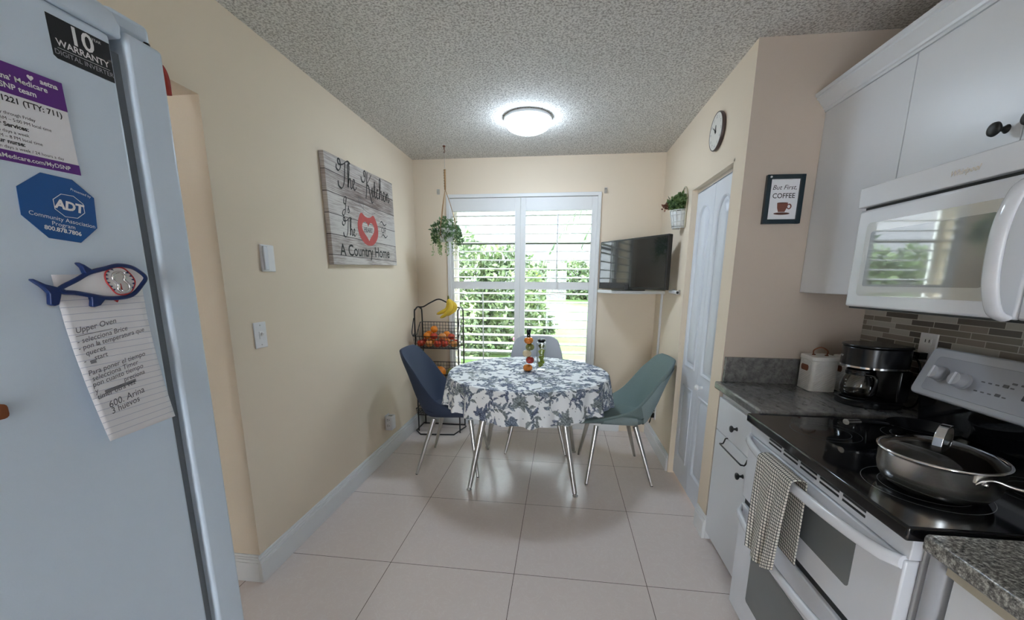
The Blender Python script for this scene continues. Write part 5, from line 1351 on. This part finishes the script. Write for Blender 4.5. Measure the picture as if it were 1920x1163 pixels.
lines = [('Upper Oven', .08, .355, .0098), ('- selecciona Brice', .06, .425, .0090), ('- pon la temperatura que', .05, .468, .0086), ('  queres', .06, .510, .0090), ('-    start', .06, .555, .0090),
         ('Para poner el tiempo', .06, .640, .0092), ('selecciona Timer', .08, .680, .0092), ('pon cuanto tiempo', .06, .720, .0092), ('y              preciona', .06, .765, .0090), ('timer otra vez', .06, .808, .0092),
         ('600. Arina', .15, .885, .0125), ('3 huevos', .15, .930, .0115)]
for s_, u0, v0, z in lines: note_text(s_, u0, .04 + v0 * .90 - .03, z * 1.1)
def stroke(u0, v0, u1, v1, w_):
    n_ = 8
    for i in range(n_):
        a0, a1 = u0 + (u1 - u0) * i / n_, u0 + (u1 - u0) * (i + 1) / n_; c0, c1 = v0 + (v1 - v0) * i / n_, v0 + (v1 - v0) * (i + 1) / n_
        b.add([note_pt(a0, c0, .0007), note_pt(a1, c1, .0007), note_pt(a1, c1 + w_, .0007), note_pt(a0, c0 + w_, .0007)], [(0, 1, 2, 3)])
stroke(.07, .345, .50, .325, .003)
for k in range(3): stroke(.17 + .0 * k, .693 + .007 * k, .60, .668 + .007 * k, .005)
for k in range(3): stroke(.13, .498 + .007 * k, .20, .496 + .007 * k, .005)
b.build('handwriting', M['pen'], t, smooth=0)
# shark bottle opener magnet
t = thing('shark_opener_magnet', 'navy and white shark shaped bottle opener magnet holding the paper note', 'magnet', (FX, .50, 1.38))
FS = frame((FX + .0030, 0, 0), (0, 1, 0), (0, 0, 1))
body = catmull([(x, y, 0) for x, y in [(.456, 1.3765), (.475, 1.387), (.492, 1.397), (.512, 1.403), (.530, 1.408), (.548, 1.4065), (.560, 1.400), (.5675, 1.3905), (.560, 1.380), (.548, 1.368), (.538, 1.363), (.522, 1.361), (.505, 1.362), (.488, 1.366), (.470, 1.370), (.456, 1.3715)]], 5, True)
MB().prism([(p.x, p.y) for p in body][::-1], 0, .005, FS).build('white_belly', M['paper'], t, smooth=30, bevel=.001, label='white shark belly')
def nv(pts, z0=.0, z1=.0075, cl=False): return MB().prism(pts, z0, z1, FS).build('navy_outline', M['navy'], t, smooth=30, bevel=.0012, label='navy blue fin')
b = MB(); pp = [FS @ Vector((p.x, p.y, .005)) for p in body]; b.tube(pp, .0031, 8, closed=True, flat=1); b.build('navy_outline', M['navy'], t, smooth=180, label='navy blue outline')
nv([(.460, 1.3745), (.452, 1.3775), (.440, 1.3815), (.4285, 1.3885), (.4275, 1.3865), (.437, 1.3775), (.4425, 1.370), (.4405, 1.3560), (.4445, 1.3535), (.4495, 1.3550), (.4525, 1.3630), (.4545, 1.3695), (.460, 1.3715)])
nv([(.499, 1.3985), (.487, 1.4075), (.4805, 1.4105), (.4795, 1.4085), (.484, 1.403), (.486, 1.395)])
nv([(.509, 1.3625), (.503, 1.358), (.497, 1.3515), (.489, 1.3495), (.4865, 1.3510), (.488, 1.3585), (.4875, 1.3655)])
# jaws: red lip ring, teeth, mouth recess, metal opener loop
jaw = catmull([(x, y, 0) for x, y in [(.512, 1.398), (.523, 1.4045), (.536, 1.4045), (.546, 1.395), (.550, 1.384), (.544, 1.372), (.534, 1.366), (.522, 1.367), (.515, 1.376), (.510, 1.387)]], 6, True)
MB().prism([(p.x, p.y) for p in jaw][::-1], .005, .0056, FS).build('mouth', M['paperwhite'], t, smooth=0, label='white open mouth')
b = MB(); b.tube([FS @ Vector((p.x, p.y, .006)) for p in jaw], .0010, 6, closed=True); b.build('red_lip', M['red'], t, smooth=180, label='red lip line')
b = MB(); nj = len(jaw); cx, cy = .530, 1.386
for i in range(0, nj, 3):
    p = jaw[i]; q = jaw[(i + 2) % nj]
    if abs(p.y - cy) > .0175: continue
    m_ = (p + q) / 2; dn = Vector((cx - m_.x, (cy - m_.y) * .4, 0)).normalized()
    b.prism([(p.x, p.y), (q.x, q.y), (m_.x + dn.x * .0045, m_.y + dn.y * .0045)], .0056, .0064, FS)
b.build('teeth', M['navy'], t, smooth=0, label='dark gaps between the teeth')
lp = catmull([(x, y, 0) for x, y in [(.521, 1.396), (.530, 1.3985), (.536, 1.394), (.5345, 1.387), (.540, 1.380), (.539, 1.372), (.531, 1.369), (.524, 1.373), (.5245, 1.381), (.519, 1.388)]], 5, True)
b = MB(); b.tube([FS @ Vector((p.x, p.y, .0075)) for p in lp], .0021, 8, closed=True); b.build('opener_loop', M['chrome'], t, smooth=180, label='chrome opener loop')
MB().prism([(.5245, 1.381), (.529, 1.382), (.530, 1.373), (.526, 1.373)], .0056, .0068, FS).build('tongue', M['heart'], t, label='pink tongue')
o = MB().prism([(.518, 1.3585), (.528, 1.361), (.5235, 1.3545)], .0012, .0020, FS).build('red_tab', M['red'], t, label='small red tab under the jaw')
o = MB().prism(rrect(.03, .018, .005, 3, .352, 1.224), 0, .004, frame((FX + .0003, 0, 0), (0, 1, 0), (0, 0, 1))).build('brown_magnet', M['holebrown'], origin=(FX, .367, 1.23))
tag(o, 'small brown magnet at the left edge of the photo on the refrigerator', 'magnet')
# red ribbon hanging behind the fridge door on the header
b = MB(); 
b.tube(catmull([(XL + .006, 1.27, 2.115), (XL + .012, 1.30, 2.10), (XL + .016, 1.335, 2.08), (XL + .014, 1.352, 2.05), (XL + .012, 1.355, 2.0)], 6), [.004] * 12 + [.011] * 13, 10, flat=.5)
tag(b.build('red_ribbon', M['redglass'], smooth=180, origin=(XL, 1.3, 2.115)), 'glossy red ribbon hanging on the header beside the top of the refrigerator door', 'ribbon')

# ================================================================== WALL ITEMS
# sign
AN = math.atan2(.03, .92)
t = thing('wall_sign', 'wooden plank look kitchen sign with black script lettering on the left wall', 'sign', (XL, 2.70, 1.49))
SG = frame((XL + .030, 2.255, 1.478), (0, math.cos(AN), math.sin(AN)), (0, -math.sin(AN), math.cos(AN)))
SWd, SHt = .915, .612
b = MB(); b.box(0, SWd, 0, SHt, -.028, 0); b.tf(SG)
b.build('canvas_board', M['signwood'], t, bevel=.002)
def S(mb): return mb
def sy(y, z):                                          # wall y,z -> sign-local u,v
    p = SG.inverted() @ Vector((XL + .03, y, z)); return (p.x, p.y)
b = MB()
def cur(pts, w_, x0, y0, sc, mb=b, mat=None):
    ribbon(mb, [(x0 + x * sc, y0 + y * sc) for x, y in pts], w_, SG, lift=.0006, contrast=.62, pen=PI / 5)
GL = {  # cursive letters in a unit box (x-height .42), strokes + advance
    'h': ([[(0, 0), (.12, .35), (.24, .85), (.20, 1.0), (.12, .85), (.08, .3), (.06, 0)], [(.07, .1), (.16, .34), (.26, .40), (.30, .28), (.28, .05), (.36, .02), (.44, .12)]], .42),
    'e': ([[(0, .12), (.14, .22), (.22, .34), (.16, .43), (.07, .34), (.06, .12), (.16, .0), (.28, .04), (.38, .16)]], .34),
    'i': ([[(0, .12), (.10, .40), (.08, .08), (.15, .0), (.26, .12)], [(.13, .58), (.15, .60)]], .24),
    't': ([[(0, .12), (.16, .75), (.10, .35), (.09, .06), (.17, .0), (.28, .12)], [(.0, .48), (.26, .52)]], .26),
    'c': ([[(.24, .34), (.17, .42), (.06, .32), (.05, .1), (.14, .0), (.26, .05), (.36, .16)]], .33),
    'n': ([[(0, .12), (.08, .40), (.08, .0)], [(.08, .15), (.18, .38), (.28, .40), (.30, .2), (.29, .04), (.38, .02), (.52, .2)]], .40),
    's': ([[(0, .1), (.14, .42), (.12, .3), (.2, .12), (.12, .0), (.0, .04)], [(.12, .0), (.26, .10)]], .28),
    'T': ([[(-.28, .78), (-.32, .62), (-.16, .55), (.02, .72), (.0, .98), (-.15, 1.0), (-.12, .82), (.2, .86), (.62, 1.08), (.86, 1.02)], [(.42, 1.0), (.34, .6), (.22, .15), (.0, -.12), (-.24, -.06), (-.26, .14)]], .50),
    'K': ([[(-.34, .72), (-.28, .52), (-.04, .55), (.12, .85), (.06, 1.02), (-.06, .95), (.0, .75)], [(.30, 1.02), (.20, .6), (.10, .1), (.0, -.2)], [(.72, 1.0), (.45, .72), (.20, .48), (.36, .40), (.46, .05), (.60, -.28), (.78, -.2)]], .62),
    'I': ([[(.36, 1.02), (.12, .92), (.0, .60), (.16, .5), (.34, .72), (.40, 1.0), (.26, .5), (.12, .0), (-.10, -.3), (-.30, -.22), (-.16, .02), (.10, .12)]], .40),
}
def word(s_, x0, y0, sc, w_, mb=None):
    mb = b
    x = x0
    for ch in s_:
        if ch == ' ': x += .35 * sc; continue
        st_, adv = GL[ch]
        for pts in st_: cur(pts, w_, x, y0, sc, mb)
        x += adv * sc
def W(s_, y, z, sc, w_): u, v = sy(y, z); word(s_, u, v, sc, w_)
W('The', 2.405, 1.945, .140, .0115)
b.build('black_lettering', M['ink'], t, smooth=0); b = MB()
W('Kitchen', 2.705, 1.953, .142, .0115)
b.build('black_lettering', M['ink'], t, smooth=0); b = MB()
W('I', 2.415, 1.800, .085, .009); W('s', 2.455, 1.797, .095, .008)
b.build('black_lettering', M['ink'], t, smooth=0); b = MB()
W('The', 2.415, 1.662, .098, .009)
b.build('black_lettering', M['ink'], t, smooth=0); b = MB()
u, v = sy(2.335, 1.536)
text_geo(b, 'A Country Home', .098, SG @ Matrix.Translation((u, v, .0004)), sx=1.0, offset=.0012)
x0_, x1_ = u, None
b.build('black_lettering', M['ink'], t, smooth=0); b = MB()
u, v = sy(2.915, 1.728)
text_geo(b, 'OF', .062, SG @ Matrix.Translation((u, v, .0004)))
for (ya, za, yb_, zb_) in ((2.895, 1.79, 3.01, 1.80), (2.91, 1.70, 3.02, 1.715)):
    ua, va = sy(ya, za); ub, vb = sy(yb_, zb_)
    ribbon(b, [(ua, va), (ua + (ub - ua) * .3, va + .018), (ua + (ub - ua) * .65, vb - .012), (ub, vb + .006)], .008, SG, lift=.0006, contrast=.6)
b.build('black_lettering', M['ink'], t, smooth=0)
# heart print
b = MB(); cu_, cv_ = sy(2.715, 1.722)
def heartpt(a, s1, s2): return (cu_ + s1 * 16 * math.sin(a) ** 3 / 16, cv_ + s2 * (13 * math.cos(a) - 5 * math.cos(2 * a) - 2 * math.cos(3 * a) - math.cos(4 * a)) / 16)
n = 48
cup = []
for i in range(n):
    a = 2 * PI * i / n; x = math.sin(a); y = math.cos(a)
    cup.append((cu_ + .148 * math.copysign(abs(x) ** .7, x) * (1.0 if y > 0 else (1 + y * .42)), cv_ + (.098 - .016 * math.cos(2 * x * PI) if y > 0 else .100) * math.copysign(abs(y) ** .6, y)))
inn = [heartpt(2 * PI * i / n, .088, .070) for i in range(n)]
vs = [SG @ Vector((*p, .0006)) for p in cup] + [SG @ Vector((*p, .0006)) for p in inn]
b.add(vs, [(i, (i + 1) % n, n + (i + 1) % n, n + i) for i in range(n)]); b.build('heart_print', M['heart'], t, smooth=0, label='faded red heart shaped print')
b = MB(); text_geo(b, 'HEART', .043, SG @ Matrix.Translation((cu_ - .066, cv_ - .012, .0008)), sx=.95, offset=.0008)
tw = [sy(2.60, 1.905), sy(2.63, 1.865), sy(2.69, 1.845), sy(2.76, 1.838), sy(2.83, 1.850)]
ribbon(b, tw, .003, SG, lift=.0006); ribbon(b, [sy(2.60, 1.915), sy(2.66, 1.90), sy(2.66, 1.86), sy(2.64, 1.80)], .0025, SG, lift=.0006); ribbon(b, [sy(2.61, 1.87), sy(2.60, 1.92), sy(2.65, 1.88)], .0025, SG, lift=.0006)
b.build('heart_lettering', M['inkgrey'], t, smooth=0)
# blank plate, switch, left outlet
t = thing('blank_wall_plate', 'tall white blank cover plate on the left wall, above the light switch', 'wall plate', (XL, 1.747, 1.42))
b = MB(); b.box(XL, XL + .010, 1.705, 1.790, 1.425, 1.545); b.build('plate', M['plate'], t, bevel=.004, segs=3)
b = MB(); b.box(XL + .010, XL + .018, 1.712, 1.738, 1.432, 1.538); b.build('raised_strip', M['appl'], t, bevel=.003)
t = thing('light_switch', 'white toggle light switch on the left wall below the blank cover plate', 'light switch', (XL, 1.65, 1.08))
MB().box(XL, XL + .006, 1.613, 1.688, 1.083, 1.200).build('plate', M['plate'], t, bevel=.003)
b = MB(); b.box(XL + .006, XL + .009, 1.640, 1.660, 1.125, 1.158); b.prism([(XL + .008, 1.136), (XL + .020, 1.150), (XL + .018, 1.156), (XL + .008, 1.150)], 1.645, 1.655, Matrix(((1, 0, 0, 0), (0, 0, 1, 0), (0, 1, 0, 0), (0, 0, 0, 1)))); b.build('toggle', M['plate'], t)
b = MB(); 
for z in (1.098, 1.186): b.lathe([(0, .006), (.003, .006), (.003, .0072), (0, .0072)], 8, (XL, 1.6505, z), 'x')
b.build('screws', M['leg'], t)
t = thing('plug_in_adapter', 'white plug in adapter with sockets low on the left wall', 'outlet', (XL, 2.89, .27))
MB().box(XL, XL + .006, 2.855, 2.930, .225, .345).build('wall_plate', M['plate'], t, bevel=.003)
a_ = MB().box(XL + .006, XL + .060, 2.848, 2.925, .225, .338).build('adapter', M['plate'], t, bevel=.008, segs=3)
b = MB()
for z in (.258, .305):
    b.box(XL + .020, XL + .032, 2.8472, 2.8482, z, z + .003); b.box(XL + .020, XL + .032, 2.8472, 2.8482, z + .012, z + .015); b.box(XL + .038, XL + .043, 2.8472, 2.8482, z + .005, z + .010)
b.build('socket_slots', M['hole'], a_, label='dark socket slots')
b = MB()
for i in range(4): b.box(XL + .022 + i * .008, XL + .025 + i * .008, 2.87, 2.895, .3379, .3388)
b.build('top_slots', M['hole'], a_, label='dark slots on top')

# coffee picture on the wall end
t = thing('coffee_picture', 'small dark teal framed coffee print hanging on the kitchen wall end', 'picture', (.998, YP, 1.66))
FCf = frame((.917, YP - .001, 1.660), (1, 0, 0), (0, 0, 1))
w_, h_ = .162, .214; fr_ = .019
b = MB(); d_ = .022
for x0, x1, y0, y1 in ((0, fr_, 0, h_), (w_ - fr_, w_, 0, h_), (fr_, w_ - fr_, 0, fr_), (fr_, w_ - fr_, h_ - fr_, h_)):
    b.box(x0, x1, y0, y1, 0, d_)
b.tf(FCf); b.build('frame', M['teal'], t, bevel=.0015)
b = MB(); b.box(fr_ - .001, w_ - fr_ + .001, fr_ - .001, h_ - fr_ + .001, .002, .012); b.tf(FCf); b.build('paper', M['paper'], t)
Fi = FCf @ Matrix.Translation((w_ / 2, 0, .0125))
b = MB(); text_geo(b, 'But First,', .0285, Fi @ Matrix.Translation((0, .150, 0)), align='CENTER', shear=.25); text_geo(b, 'COFFEE', .0305, Fi @ Matrix.Translation((0, .113, 0)), align='CENTER', sx=.92, offset=.0003); b.build('lettering', M['ink'], t, smooth=0)
b = MB(); b.prism([(-.024, .092), (-.022, .070), (-.016, .052), (.012, .052), (.020, .070), (.023, .092)], 0, .0004, Fi)
ring = [(.029 + .0105 * math.cos(a), .076 + .0125 * math.sin(a)) for a in [2 * PI * i / 20 for i in range(20)]]; rin = [(.028 + .006 * math.cos(a), .076 + .0075 * math.sin(a)) for a in [2 * PI * i / 20 for i in range(20)]]
b.add([Fi @ Vector((*p, .0003)) for p in ring] + [Fi @ Vector((*p, .0003)) for p in rin], [(i, (i + 1) % 20, 20 + (i + 1) % 20, 20 + i) for i in range(20)])
b.build('cup_print', M['coffee'], t, smooth=0, label='brown coffee cup print')
b = MB(); b.prism([(.035 * math.cos(a), .045 + .0055 * math.sin(a)) for a in [2 * PI * i / 30 for i in range(30)]], 0, .0003, Fi); b.build('saucer_print', M['saucer'], t, smooth=0, label='dark brown saucer print'); b = MB(); b.prism([(.023 * math.cos(a) - .0005, .092 + .0022 * math.sin(a)) for a in [2 * PI * i / 24 for i in range(24)]], .0004, .0006, Fi); b.build('cup_mouth_print', M['saucer'], t, smooth=0, label='dark brown cup mouth')
MB().ball((.930, YP - .026, 1.863), .0048, 6).build('pin', M['paperwhite'], t, smooth=180, label='white pin head')
